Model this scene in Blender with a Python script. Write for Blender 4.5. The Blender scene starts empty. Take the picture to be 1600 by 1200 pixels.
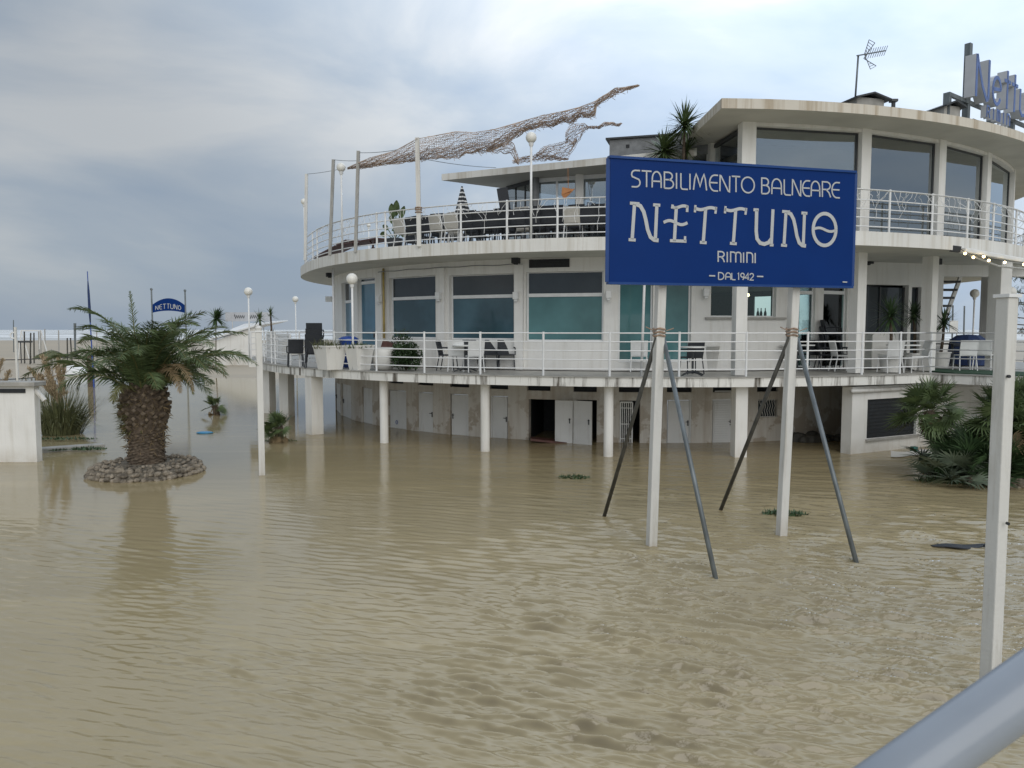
import bpy, bmesh, math, random
import numpy as np
from mathutils import Vector, Matrix
R_ = math.radians
rnd = random.Random(7)
sc = bpy.context.scene
col = sc.collection
# ------------------------------------------------------------------ camera, sky, sun, exposure
CAMH = 3.3; F = 1200.0; PITCH = math.atan(85/1200)
cd = bpy.data.cameras.new('camera'); cam = bpy.data.objects.new('camera', cd); col.objects.link(cam)
cam.location = (0, 0, CAMH); cam.rotation_euler = (math.pi/2-PITCH, 0, 0)
cd.sensor_width = 36; cd.lens = 27; cd.clip_end = 20000; cd.clip_start = .05
cd.dof.use_dof = True; cd.dof.focus_distance = 18; cd.dof.aperture_fstop = 12
sc.camera = cam
sc.view_settings.view_transform = 'Standard'; sc.view_settings.look = 'None'
sc.view_settings.gamma = 1; sc.view_settings.exposure = 0.14
SUN_EL, SUN_AZ = R_(34), R_(165)      # azimuth clockwise from +Y: behind the camera, to the right
sd = bpy.data.lights.new('sun', 'SUN'); sun = bpy.data.objects.new('sun', sd); col.objects.link(sun)
sd.energy = 1.4; sd.angle = R_(60); sd.color = (1, .965, .91)
sdir = Vector((math.sin(SUN_AZ)*math.cos(SUN_EL), math.cos(SUN_AZ)*math.cos(SUN_EL), math.sin(SUN_EL)))
sun.rotation_euler = sdir.to_track_quat('Z', 'Y').to_euler()
w = bpy.data.worlds.new('World'); sc.world = w; w.use_nodes = True
nt = w.node_tree; N = nt.nodes; L = nt.links
for n in list(N): N.remove(n)
out = N.new('ShaderNodeOutputWorld'); bg = N.new('ShaderNodeBackground'); bg.inputs[1].default_value = .1
sky = N.new('ShaderNodeTexSky'); sky.sky_type = 'NISHITA'; sky.sun_disc = False
sky.sun_elevation = SUN_EL; sky.sun_rotation = SUN_AZ
tc = N.new('ShaderNodeTexCoord')
mp = N.new('ShaderNodeMapping'); mp.inputs['Scale'].default_value = (1.0, 1.0, 2.6); L.new(tc.outputs['Generated'], mp.inputs[0])
n1 = N.new('ShaderNodeTexNoise'); n1.inputs['Scale'].default_value = 2.3; n1.inputs['Detail'].default_value = 8; n1.inputs['Roughness'].default_value = .5
n1.inputs['Distortion'].default_value = .35
mp.inputs['Location'].default_value = (.35, .1, .12)
L.new(mp.outputs[0], n1.inputs['Vector'])
cr = N.new('ShaderNodeValToRGB'); L.new(n1.outputs['Fac'], cr.inputs[0])
cr.color_ramp.elements[0].position = .39; cr.color_ramp.elements[0].color = (.385, .475, .60, 1)
cr.color_ramp.elements[1].position = .63; cr.color_ramp.elements[1].color = (.67, .705, .735, 1)
e = cr.color_ramp.elements.new(.5); e.color = (.475, .55, .64, 1)
# brighter cloud high up in front and to the right, where the cover is thinnest
gd = Vector((.35, .60, .72)).normalized()
dt = N.new('ShaderNodeVectorMath'); dt.operation = 'DOT_PRODUCT'; L.new(tc.outputs['Generated'], dt.inputs[0]); dt.inputs[1].default_value = gd
mr = N.new('ShaderNodeMapRange'); mr.inputs[1].default_value = .5; mr.inputs[2].default_value = 1.05; L.new(dt.outputs['Value'], mr.inputs[0])
m2 = N.new('ShaderNodeMath'); m2.operation = 'POWER'; m2.inputs[1].default_value = 2; L.new(mr.outputs[0], m2.inputs[0])
mm = N.new('ShaderNodeMath'); mm.operation = 'MULTIPLY_ADD'; mm.inputs[1].default_value = 2.3; mm.inputs[2].default_value = .68; L.new(m2.outputs[0], mm.inputs[0])
m10 = N.new('ShaderNodeMath'); m10.operation = 'MULTIPLY'; L.new(mm.outputs[0], m10.inputs[0]); m10.inputs[1].default_value = 9.6
vm = N.new('ShaderNodeVectorMath'); vm.operation = 'SCALE'; L.new(cr.outputs[0], vm.inputs[0]); L.new(m10.outputs[0], vm.inputs['Scale'])
mx = N.new('ShaderNodeMixRGB'); mx.inputs[0].default_value = .95; L.new(sky.outputs[0], mx.inputs[1]); L.new(vm.outputs[0], mx.inputs[2])
L.new(mx.outputs[0], bg.inputs[0]); L.new(bg.outputs[0], out.inputs[0])

# ------------------------------------------------------------------ placing helpers
CX, CY = 4.5, 34.3                      # plan centre of the round building
def ray(px, py):
    x = (px-800)/F; y = (600-py)/F
    return Vector((x, math.cos(PITCH)+y*math.sin(PITCH), -math.sin(PITCH)+y*math.cos(PITCH)))
def onH(px, py, h):
    r = ray(px, py); t = (h-CAMH)/r.z
    return r*t+Vector((0, 0, CAMH))
def onY(px, py, Y):
    r = ray(px, py); return r*(Y/r.y)+Vector((0, 0, CAMH))
def onR(px, py, R):
    r = ray(px, py); a = r.x**2+r.y**2; b = -2*(r.x*CX+r.y*CY); c = CX*CX+CY*CY-R*R
    d = max(b*b-4*a*c, 0.0); t = (-b-math.sqrt(d))/(2*a)
    return r*t+Vector((0, 0, CAMH))
def onP(px, py, P, d):                  # vertical plane through P along d
    n = Vector((d[1], -d[0], 0)); r = ray(px, py); o = Vector((0, 0, CAMH))
    return o+r*((Vector((P[0], P[1], 0))-o).dot(n)/r.dot(n))
def thp(p): return math.atan2(p.x-CX, -(p.y-CY))
def th(px, R, py=515): return thp(onR(px, py, R))
def pol(R, t, z=0): return Vector((CX+R*math.sin(t), CY-R*math.cos(t), z))

# ------------------------------------------------------------------ mesh builder
class MB:
    def __init__(s): s.v = []; s.f = []; s.m = []; s.mi = 0
    def q(s, *pts):
        n = len(s.v); s.v += [tuple(p) for p in pts]; s.f.append(tuple(range(n, n+len(pts)))); s.m.append(s.mi)
    def grid(s, rows, closed=False):
        n0 = len(s.v); k = len(rows[0])
        for r in rows: s.v += [tuple(p) for p in r]
        for i in range(len(rows)-1):
            for j in range(k if closed else k-1):
                a = n0+i*k+j; b = n0+i*k+(j+1) % k
                s.f.append((a, b, b+k, a+k)); s.m.append(s.mi)
    def box(s, c, d, rz=0, M=None):
        cx, cy, cz = c; dx, dy, dz = d[0]/2, d[1]/2, d[2]/2
        P = []
        for z in (-dz, dz):
            for x, y in ((-dx, -dy), (dx, -dy), (dx, dy), (-dx, dy)):
                if M is not None: p = M @ Vector((x, y, z)); P.append((p.x+cx, p.y+cy, p.z+cz))
                else:
                    P.append((cx+x*math.cos(rz)-y*math.sin(rz), cy+x*math.sin(rz)+y*math.cos(rz), cz+z))
        n = len(s.v); s.v += P
        for f in ((3, 2, 1, 0), (4, 5, 6, 7), (0, 1, 5, 4), (1, 2, 6, 5), (2, 3, 7, 6), (3, 0, 4, 7)):
            s.f.append(tuple(n+i for i in f)); s.m.append(s.mi)
    def bar(s, a, b, w, h):              # rectangular bar from a to b (w sideways, h up)
        a = Vector(a); b = Vector(b); d = (b-a); ln = d.length
        if ln < 1e-6: return
        q = d.to_track_quat('Y', 'Z').to_matrix()
        s.box((a+b)/2, (w, ln, h), M=q)
    def tube(s, pts, r, n=8, caps=True):
        pts = [Vector(p) for p in pts]; k = len(pts)
        rs = r if isinstance(r, (list, tuple)) else [r]*k
        rows = []; up = None
        for i in range(k):
            d = (pts[min(i+1, k-1)]-pts[max(i-1, 0)])
            if d.length < 1e-9: d = Vector((0, 0, 1))
            d.normalize()
            if up is None: up = Vector((1, 0, 0)) if abs(d.x) < .9 else Vector((0, 1, 0))
            x = (up-d*up.dot(d)).normalized(); y = d.cross(x); up = x
            rows.append([pts[i]+(x*math.cos(2*math.pi*j/n)+y*math.sin(2*math.pi*j/n))*rs[i] for j in range(n)])
        s.grid(rows, True)
        if caps: s.q(*reversed(rows[0])); s.q(*rows[-1])
    def lathe(s, prof, c=(0, 0, 0), n=20):
        rows = [[(c[0]+r*math.cos(2*math.pi*j/n), c[1]+r*math.sin(2*math.pi*j/n), c[2]+z) for j in range(n)] for r, z in prof]
        s.grid(rows, True)
    def ball(s, c, r, n=16, sq=(1, 1, 1)):
        m = max(5, n//2)
        rows = []
        for i in range(m+1):
            a = math.pi*i/m
            rows.append([(c[0]+sq[0]*r*math.sin(a)*math.cos(2*math.pi*j/n), c[1]+sq[1]*r*math.sin(a)*math.sin(2*math.pi*j/n), c[2]-sq[2]*r*math.cos(a)) for j in range(n)])
        s.grid(rows, True)
    def prism(s, poly, z0, z1):
        a = [(p[0], p[1], z0) for p in poly]; b = [(p[0], p[1], z1) for p in poly]
        s.q(*reversed(a)); s.q(*b)
        for i in range(len(poly)):
            j = (i+1) % len(poly); s.q(a[i], a[j], b[j], b[i])
    def arcbox(s, r0, r1, ta, tb, z0, z1, n=None):
        n = n or max(1, int(abs(tb-ta)/R_(2.5))+1)
        ts = [ta+(tb-ta)*i/n for i in range(n+1)]
        rows = [[pol(r0, t, z0), pol(r1, t, z0), pol(r1, t, z1), pol(r0, t, z1)] for t in ts]
        s.grid(rows, True); s.q(*reversed(rows[0])); s.q(*rows[-1])
    def ribbon(s, pts, w, nrm, th):      # flat stroke on a plane, pts world, raised by th along nrm
        pts = [Vector(p) for p in pts]; k = len(pts); Lf = []; Rt = []
        for i in range(k):
            a = (pts[i]-pts[i-1]).normalized() if i else None
            b = (pts[i+1]-pts[i]).normalized() if i < k-1 else None
            if a is None: a = b
            if b is None: b = a
            t = (a+b)
            t = t.normalized() if t.length > 1e-6 else a
            sd_ = nrm.cross(t).normalized(); c = max(.55, sd_.dot(nrm.cross(a).normalized()))
            Lf.append(pts[i]+sd_*w/2/c); Rt.append(pts[i]-sd_*w/2/c)
        o = nrm*th
        rows = [[Lf[i], Rt[i], Rt[i]+o, Lf[i]+o] for i in range(k)]
        s.grid(rows, True); s.q(*reversed(rows[0])); s.q(*rows[-1])
    def build(s, name, mat, parent=None, smooth=False):
        off = Vector((0, 0, 0)); p = parent
        while p is not None: off += p.location; p = p.parent
        me = bpy.data.meshes.new(name)
        V = [(x-off.x, y-off.y, z-off.z) for x, y, z in s.v]
        me.from_pydata(V, [], s.f)
        for m in (mat if isinstance(mat, (list, tuple)) else [mat]): me.materials.append(m)
        if len(me.materials) > 1: me.polygons.foreach_set('material_index', s.m)
        if smooth: me.polygons.foreach_set('use_smooth', [True]*len(me.polygons))
        bm = bmesh.new(); bm.from_mesh(me); bmesh.ops.remove_doubles(bm, verts=bm.verts, dist=1e-5)
        bmesh.ops.recalc_face_normals(bm, faces=bm.faces); bm.to_mesh(me); bm.free()
        me.update()
        o = bpy.data.objects.new(name, me); col.objects.link(o)
        if parent is not None: o.parent = parent
        return o
def tag(o, label=None, cat=None, group=None, kind=None):
    if label: o['label'] = label
    if cat: o['category'] = cat
    if group: o['group'] = group
    if kind: o['kind'] = kind
    return o
def thing(name, loc, label, cat, group=None, rz=0):
    o = bpy.data.objects.new(name, None); col.objects.link(o); o.location = loc; o.rotation_euler.z = rz
    o.empty_display_size = .2
    return tag(o, label, cat, group)
def copy_tree(o, parent=None):
    c = o.copy(); col.objects.link(c)
    if parent is not None: c.parent = parent
    for ch in list(o.children): copy_tree(ch, c)
    return c
def soft_bevel(o, wd=.01, seg=2):
    m = o.modifiers.new('bevel', 'BEVEL'); m.width = wd; m.segments = seg; m.limit_method = 'ANGLE'; return o

# ------------------------------------------------------------------ materials
def mat(name, c, rough=.6, var=.12, scale=4, bump=0, bscale=60, metal=0, spec=.5, c2=None, stretch=None, spread=(.35, .65)):
    m = bpy.data.materials.new(name); m.use_nodes = True; t = m.node_tree; b = t.nodes['Principled BSDF']
    b.inputs['Roughness'].default_value = rough; b.inputs['Metallic'].default_value = metal
    b.inputs['Specular IOR Level'].default_value = spec
    co = t.nodes.new('ShaderNodeTexCoord'); src = co.outputs['Object']
    if stretch:
        mp_ = t.nodes.new('ShaderNodeMapping'); mp_.inputs['Scale'].default_value = stretch; t.links.new(src, mp_.inputs[0]); src = mp_.outputs[0]
    n = t.nodes.new('ShaderNodeTexNoise'); n.inputs['Scale'].default_value = scale; n.inputs['Detail'].default_value = 6
    t.links.new(src, n.inputs['Vector'])
    r = t.nodes.new('ShaderNodeValToRGB'); t.links.new(n.outputs['Fac'], r.inputs[0])
    r.color_ramp.elements[0].position = spread[0]; r.color_ramp.elements[1].position = spread[1]
    d = c2 or tuple(x*(1-var) for x in c)
    r.color_ramp.elements[0].color = (*d, 1); r.color_ramp.elements[1].color = (*c, 1)
    t.links.new(r.outputs[0], b.inputs['Base Color'])
    if bump:
        n2 = t.nodes.new('ShaderNodeTexNoise'); n2.inputs['Scale'].default_value = bscale; n2.inputs['Detail'].default_value = 4
        t.links.new(src, n2.inputs['Vector'])
        bp = t.nodes.new('ShaderNodeBump'); bp.inputs['Strength'].default_value = bump; bp.inputs['Distance'].default_value = .02
        t.links.new(n2.outputs['Fac'], bp.inputs['Height']); t.links.new(bp.outputs[0], b.inputs['Normal'])
    m['ramp'] = r.name
    return m
def stained(name, c, stain, amount=.5, sc_=(3, 3, .25), lo=.5, hi=.72, rough=.75, band=None):
    """plaster with vertical run-off stains; band=(z_hi, z_lo, colour): damp patches low on the wall"""
    m = mat(name, c, rough, .07, 1.5, bump=.15, bscale=25)
    t = m.node_tree; b = t.nodes['Principled BSDF']; r = t.nodes[m['ramp']]
    co = t.nodes.new('ShaderNodeTexCoord'); mp_ = t.nodes.new('ShaderNodeMapping'); mp_.inputs['Scale'].default_value = sc_
    t.links.new(co.outputs['Object'], mp_.inputs[0])
    n = t.nodes.new('ShaderNodeTexNoise'); n.inputs['Scale'].default_value = 1.6; n.inputs['Detail'].default_value = 7; n.inputs['Roughness'].default_value = .65
    t.links.new(mp_.outputs[0], n.inputs['Vector'])
    k = t.nodes.new('ShaderNodeMapRange'); k.inputs[1].default_value = lo; k.inputs[2].default_value = hi; k.inputs[4].default_value = amount
    t.links.new(n.outputs['Fac'], k.inputs[0])
    x = t.nodes.new('ShaderNodeMixRGB'); x.inputs[2].default_value = (*stain, 1)
    t.links.new(k.outputs[0], x.inputs[0]); t.links.new(r.outputs[0], x.inputs[1]); last = x
    if band:
        s_ = t.nodes.new('ShaderNodeSeparateXYZ'); t.links.new(co.outputs['Object'], s_.inputs[0])
        k1 = t.nodes.new('ShaderNodeMapRange'); k1.inputs[1].default_value = band[0]; k1.inputs[2].default_value = band[1]
        t.links.new(s_.outputs[2], k1.inputs[0])
        n3 = t.nodes.new('ShaderNodeTexNoise'); n3.inputs['Scale'].default_value = 1.5; n3.inputs['Detail'].default_value = 9; n3.inputs['Roughness'].default_value = .62
        t.links.new(co.outputs['Object'], n3.inputs['Vector'])
        k2 = t.nodes.new('ShaderNodeMapRange'); k2.inputs[1].default_value, k2.inputs[2].default_value = (.36, .68) if len(band) > 3 else (.50, .54)
        t.links.new(n3.outputs['Fac'], k2.inputs[0])
        mu = t.nodes.new('ShaderNodeMath'); mu.operation = 'MULTIPLY'; t.links.new(k1.outputs[0], mu.inputs[0]); t.links.new(k2.outputs[0], mu.inputs[1])
        mu2 = t.nodes.new('ShaderNodeMath'); mu2.operation = 'MULTIPLY'; t.links.new(mu.outputs[0], mu2.inputs[0]); mu2.inputs[1].default_value = .55 if len(band) > 3 else .8
        x2 = t.nodes.new('ShaderNodeMixRGB'); x2.inputs[2].default_value = (*band[2], 1)
        t.links.new(mu2.outputs[0], x2.inputs[0]); t.links.new(last.outputs[0], x2.inputs[1]); last = x2
    t.links.new(last.outputs[0], b.inputs['Base Color'])
    return m
def glassy(name, tint, clear=.5, rough=.02):
    m = bpy.data.materials.new(name); m.use_nodes = True; t = m.node_tree; t.nodes.remove(t.nodes['Principled BSDF'])
    o = t.nodes['Material Output']; g = t.nodes.new('ShaderNodeBsdfGlossy'); g.inputs['Roughness'].default_value = rough
    g.inputs['Color'].default_value = (.85, .9, .92, 1)
    tr = t.nodes.new('ShaderNodeBsdfTransparent'); tr.inputs[0].default_value = (*tint, 1)
    lw = t.nodes.new('ShaderNodeFresnel'); lw.inputs['IOR'].default_value = 1.5
    ad = t.nodes.new('ShaderNodeMath'); ad.operation = 'ADD'; ad.inputs[1].default_value = 1-clear; ad.use_clamp = True
    t.links.new(lw.outputs[0], ad.inputs[0])
    x = t.nodes.new('ShaderNodeMixShader'); t.links.new(ad.outputs[0], x.inputs[0]); t.links.new(tr.outputs[0], x.inputs[1]); t.links.new(g.outputs[0], x.inputs[2])
    t.links.new(x.outputs[0], o.inputs[0]); return m
M = {}
M['plaster'] = stained('white_plaster', (.80, .795, .765), (.50, .47, .40), .40, band=(.42, .0, (.34, .28, .19), 1))
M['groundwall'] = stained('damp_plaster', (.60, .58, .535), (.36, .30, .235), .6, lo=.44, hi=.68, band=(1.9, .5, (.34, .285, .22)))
M['fascia'] = stained('stained_fascia', (.80, .795, .755), (.085, .07, .05), .95, (2.3, 2.3, .22), .50, .63)
M['fascia_clean'] = stained('upper_fascia', (.75, .745, .71), (.40, .35, .26), .6, (3, 3, .12), .48, .68)
M['fascia_warm'] = stained('roof_fascia', (.66, .62, .54), (.34, .26, .16), .7, (3.4, 3.4, .12), .46, .66)
M['soffit'] = mat('soffit_plaster', (.62, .615, .57), .8, .12, 1.2)
M['deckfloor'] = mat('terrace_floor', (.42, .41, .38), .45, .2, 3)
M['white'] = mat('white_paint', (.80, .81, .81), .4, .08, 6)
M['railwhite'] = mat('railing_paint', (.82, .83, .83), .35, .10, 5)
M['oldwhite'] = stained('weathered_white_paint', (.67, .665, .635), (.36, .33, .27), .6, (5, 5, .5), .5, .72, .55, band=(.34, .0, (.27, .22, .15), 1))
M['doorpaint'] = stained('door_paint', (.66, .67, .665), (.40, .37, .32), .5, (3, 3, .6), .55, .75, .5)
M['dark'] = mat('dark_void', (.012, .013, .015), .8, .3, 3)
M['darkgrey'] = mat('dark_grey_metal_and_room_shade', (.045, .05, .055), .5, .2, 8)
M['rattan'] = mat('charcoal_rattan', (.028, .033, .042), .55, .35, 40, bump=.5, bscale=150)
M['beige'] = mat('beige_fabric', (.56, .54, .49), .7, .1, 20, bump=.3, bscale=160)
M['whiteplastic'] = mat('white_plastic', (.76, .77, .76), .35, .06, 6)
M['teal'] = mat('teal_blind_behind_glass', (.10, .235, .245), .05, .45, .55, spec=.55)
M['tealblue'] = mat('blue_teal_blind_behind_glass', (.075, .155, .195), .05, .5, .6, spec=.55)
M['tealdark'] = mat('dark_blind_behind_glass', (.05, .062, .072), .05, .25, .9, spec=.5)
M['bluedoor'] = mat('blue_door_glass', (.07, .20, .30), .06, .3, .8, spec=.5)
M['clear'] = glassy('clear_glass', (.78, .90, .87), 1.0)
M['tinted'] = glassy('tinted_glass', (.66, .70, .72), .64)
M['blue'] = mat('blue_sign_panel', (.002, .030, .165), .45, .10, 1.2, spec=.12)
M['blueframe'] = mat('blue_sign_frame', (.010, .055, .22), .4, .15, 3, spec=.3)
M['letter'] = mat('silver_lettering', (.50, .515, .52), .4, .08, 5)
M['galv'] = mat('galvanised_steel', (.19, .215, .225), .45, .35, 7, metal=.35, stretch=(1, 1, .4))
M['galvdark'] = mat('weathered_steel', (.085, .082, .07), .6, .4, 7, metal=.2)
M['rust'] = mat('rusty_band', (.42, .30, .22), .7, .5, 30)
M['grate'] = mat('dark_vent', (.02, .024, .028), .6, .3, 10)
M['wood'] = mat('grey_wood', (.40, .395, .37), .7, .3, 6, stretch=(8, 8, .6))
M['net'] = mat('torn_brown_net', (.60, .48, .40), .85, .35, 3)
M['globe'] = mat('opal_globe', (.80, .79, .74), .25, .05, 2)
M['pot'] = stained('white_planter', (.76, .755, .72), (.40, .37, .32), .4, (4, 4, .6), .55, .75, .5)
M['leaf'] = mat('palm_leaf', (.105, .155, .060), .5, .45, 5)
M['leaf2'] = mat('palm_leaf_blue', (.105, .152, .058), .5, .4, 5)
M['silver'] = mat('silvery_palm_leaf', (.16, .20, .135), .45, .35, 5)
M['leafdry'] = mat('dry_palm_leaf', (.26, .19, .10), .7, .4, 7)
M['leafold'] = mat('yellowing_palm_leaf', (.15, .15, .05), .6, .4, 7)
M['bush'] = mat('dark_bush', (.060, .112, .042), .5, .5, 6)
M['trunk'] = mat('palm_trunk', (.135, .100, .07), .85, .5, 14, bump=.6, bscale=40)
M['boot'] = mat('palm_leaf_bases', (.175, .135, .095), .8, .55, 9, bump=.5, bscale=60)
M['rock'] = mat('planter_rocks', (.34, .29, .225), .85, .72, 7, bump=.5, bscale=30)
M['plume'] = mat('pampas_plume', (.46, .36, .23), .9, .25, 12)
M['reed'] = mat('reed_leaf', (.15, .165, .075), .6, .45, 5)
M['carpet'] = mat('green_carpet', (.02, .07, .035), .9, .3, 12)
M['bluebin'] = mat('blue_plastic', (.02, .07, .33), .4, .15, 6)
M['redwood'] = mat('red_brown_wood', (.14, .06, .05), .6, .35, 9)
M['orange'] = mat('orange_cloth', (.55, .24, .09), .7, .2, 9)
M['concrete'] = mat('grey_concrete', (.40, .39, .36), .8, .25, 4, bump=.3, bscale=30)
M['rope'] = mat('dark_rope', (.05, .05, .055), .8, .3, 20)
M['navy'] = mat('navy_cloth', (.02, .045, .14), .7, .3, 8)
M['greyroof'] = mat('grey_metal_sheet', (.22, .23, .24), .5, .25, 6)
M['chanface'] = mat('channel_letter_face', (.52, .54, .57), .4, .1, 3)
M['chanside'] = mat('channel_letter_side', (.10, .17, .42), .4, .2, 3)
M['yellowpipe'] = mat('yellow_pipe', (.50, .38, .13), .5, .2, 6)
bulbm = bpy.data.materials.new('lit_bulb'); bulbm.use_nodes = True
bulbm.node_tree.nodes['Principled BSDF'].inputs['Emission Color'].default_value = (1, .72, .32, 1)
bulbm.node_tree.nodes['Principled BSDF'].inputs['Emission Strength'].default_value = 9
M['bulb'] = bulbm

# ------------------------------------------------------------------ flood water, beach, sea
def water_mat(name, base, rough, bscale, bstr, foam=None):
    m = bpy.data.materials.new(name); m.use_nodes = True; t = m.node_tree; b = t.nodes['Principled BSDF']
    b.inputs['Roughness'].default_value = rough; b.inputs['IOR'].default_value = 1.42; b.inputs['Specular IOR Level'].default_value = .5
    co = t.nodes.new('ShaderNodeTexCoord')
    n = t.nodes.new('ShaderNodeTexNoise'); n.inputs['Scale'].default_value = .16; n.inputs['Detail'].default_value = 5; t.links.new(co.outputs['Object'], n.inputs['Vector'])
    r = t.nodes.new('ShaderNodeValToRGB'); t.links.new(n.outputs['Fac'], r.inputs[0])
    r.color_ramp.elements[0].position = .3; r.color_ramp.elements[1].position = .7
    r.color_ramp.elements[0].color = (*[x*.88 for x in base], 1); r.color_ramp.elements[1].color = (*[x*1.08 for x in base], 1)
    mps = t.nodes.new('ShaderNodeMapping'); mps.inputs['Scale'].default_value = (.12, .7, 1); mps.inputs['Rotation'].default_value = (0, 0, R_(14)); t.links.new(co.outputs['Object'], mps.inputs[0])
    ns = t.nodes.new('ShaderNodeTexNoise'); ns.inputs['Scale'].default_value = 1.1; ns.inputs['Detail'].default_value = 6; ns.inputs['Distortion'].default_value = 1.2; t.links.new(mps.outputs[0], ns.inputs['Vector'])
    ks = t.nodes.new('ShaderNodeMapRange'); ks.inputs[1].default_value = .5; ks.inputs[2].default_value = .72; ks.inputs[4].default_value = .55; t.links.new(ns.outputs['Fac'], ks.inputs[0])
    xs_ = t.nodes.new('ShaderNodeMixRGB'); xs_.inputs[2].default_value = (base[0]*1.28, base[1]*1.27, base[2]*1.25, 1)      # paler silt drifting in streaks
    t.links.new(ks.outputs[0], xs_.inputs[0]); t.links.new(r.outputs[0], xs_.inputs[1]); last = xs_.outputs[0]
    if foam:
        mp_ = t.nodes.new('ShaderNodeMapping'); mp_.inputs['Scale'].default_value = (.0035, .03, 1); t.links.new(co.outputs['Object'], mp_.inputs[0])
        n3 = t.nodes.new('ShaderNodeTexNoise'); n3.inputs['Scale'].default_value = 3; n3.inputs['Detail'].default_value = 6; t.links.new(mp_.outputs[0], n3.inputs['Vector'])
        k = t.nodes.new('ShaderNodeMapRange'); k.inputs[1].default_value = .42; k.inputs[2].default_value = .56; t.links.new(n3.outputs['Fac'], k.inputs[0])
        x = t.nodes.new('ShaderNodeMixRGB'); x.inputs[2].default_value = (*foam, 1); t.links.new(k.outputs[0], x.inputs[0]); t.links.new(last, x.inputs[1]); last = x.outputs[0]
        b.inputs['Roughness'].default_value = .6
    t.links.new(last, b.inputs['Base Color'])
    mp2 = t.nodes.new('ShaderNodeMapping'); mp2.inputs['Scale'].default_value = (.45, 1.25, 1); mp2.inputs['Rotation'].default_value = (0, 0, R_(-18)); t.links.new(co.outputs['Object'], mp2.inputs[0])
    n2 = t.nodes.new('ShaderNodeTexNoise'); n2.inputs['Scale'].default_value = bscale; n2.inputs['Detail'].default_value = 5; n2.inputs['Roughness'].default_value = .6; t.links.new(mp2.outputs[0], n2.inputs['Vector'])
    bp = t.nodes.new('ShaderNodeBump'); bp.inputs['Strength'].default_value = bstr
    sx2 = t.nodes.new('ShaderNodeSeparateXYZ'); t.links.new(co.outputs['Object'], sx2.inputs[0]); kr = t.nodes.new('ShaderNodeMapRange'); kr.inputs[1].default_value = -6.5; kr.inputs[2].default_value = 3; kr.inputs[3].default_value = bstr*.16; kr.inputs[4].default_value = bstr*1.1; t.links.new(sx2.outputs[0], kr.inputs[0]); t.links.new(kr.outputs[0], bp.inputs['Strength'])   # ruffled on the open right, slick in the lee on the left
    bp.inputs['Distance'].default_value = .016
    t.links.new(n2.outputs['Fac'], bp.inputs['Height']); t.links.new(bp.outputs[0], b.inputs['Normal'])
    if not foam:      # silt lights the water from within: its body is even, only the surface film follows the ripples
        df = t.nodes.new('ShaderNodeBsdfDiffuse'); t.links.new(last, df.inputs['Color'])
        up_ = t.nodes.new('ShaderNodeCombineXYZ'); up_.inputs[2].default_value = 1; t.links.new(up_.outputs[0], df.inputs['Normal'])
        gl = t.nodes.new('ShaderNodeBsdfGlossy'); gl.inputs['Roughness'].default_value = rough; t.links.new(bp.outputs[0], gl.inputs['Normal'])
        fr = t.nodes.new('ShaderNodeFresnel'); fr.inputs['IOR'].default_value = 1.75; t.links.new(bp.outputs[0], fr.inputs['Normal'])
        ms = t.nodes.new('ShaderNodeMixShader'); t.links.new(fr.outputs[0], ms.inputs[0]); t.links.new(df.outputs[0], ms.inputs[1]); t.links.new(gl.outputs[0], ms.inputs[2])
        t.links.new(ms.outputs[0], t.nodes['Material Output'].inputs['Surface']); t.nodes.remove(b)
    return m
M['flood'] = water_mat('muddy_flood_water', (.372, .304, .175), .04, 8.5, .6)
M['sea'] = water_mat('rough_sea_with_foam', (.36, .37, .36), .3, .6, .6, foam=(.80, .82, .83))
def smooth(a, b, x):
    t = np.clip((x-a)/(b-a), 0, 1); return t*t*(3-2*t)
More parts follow.
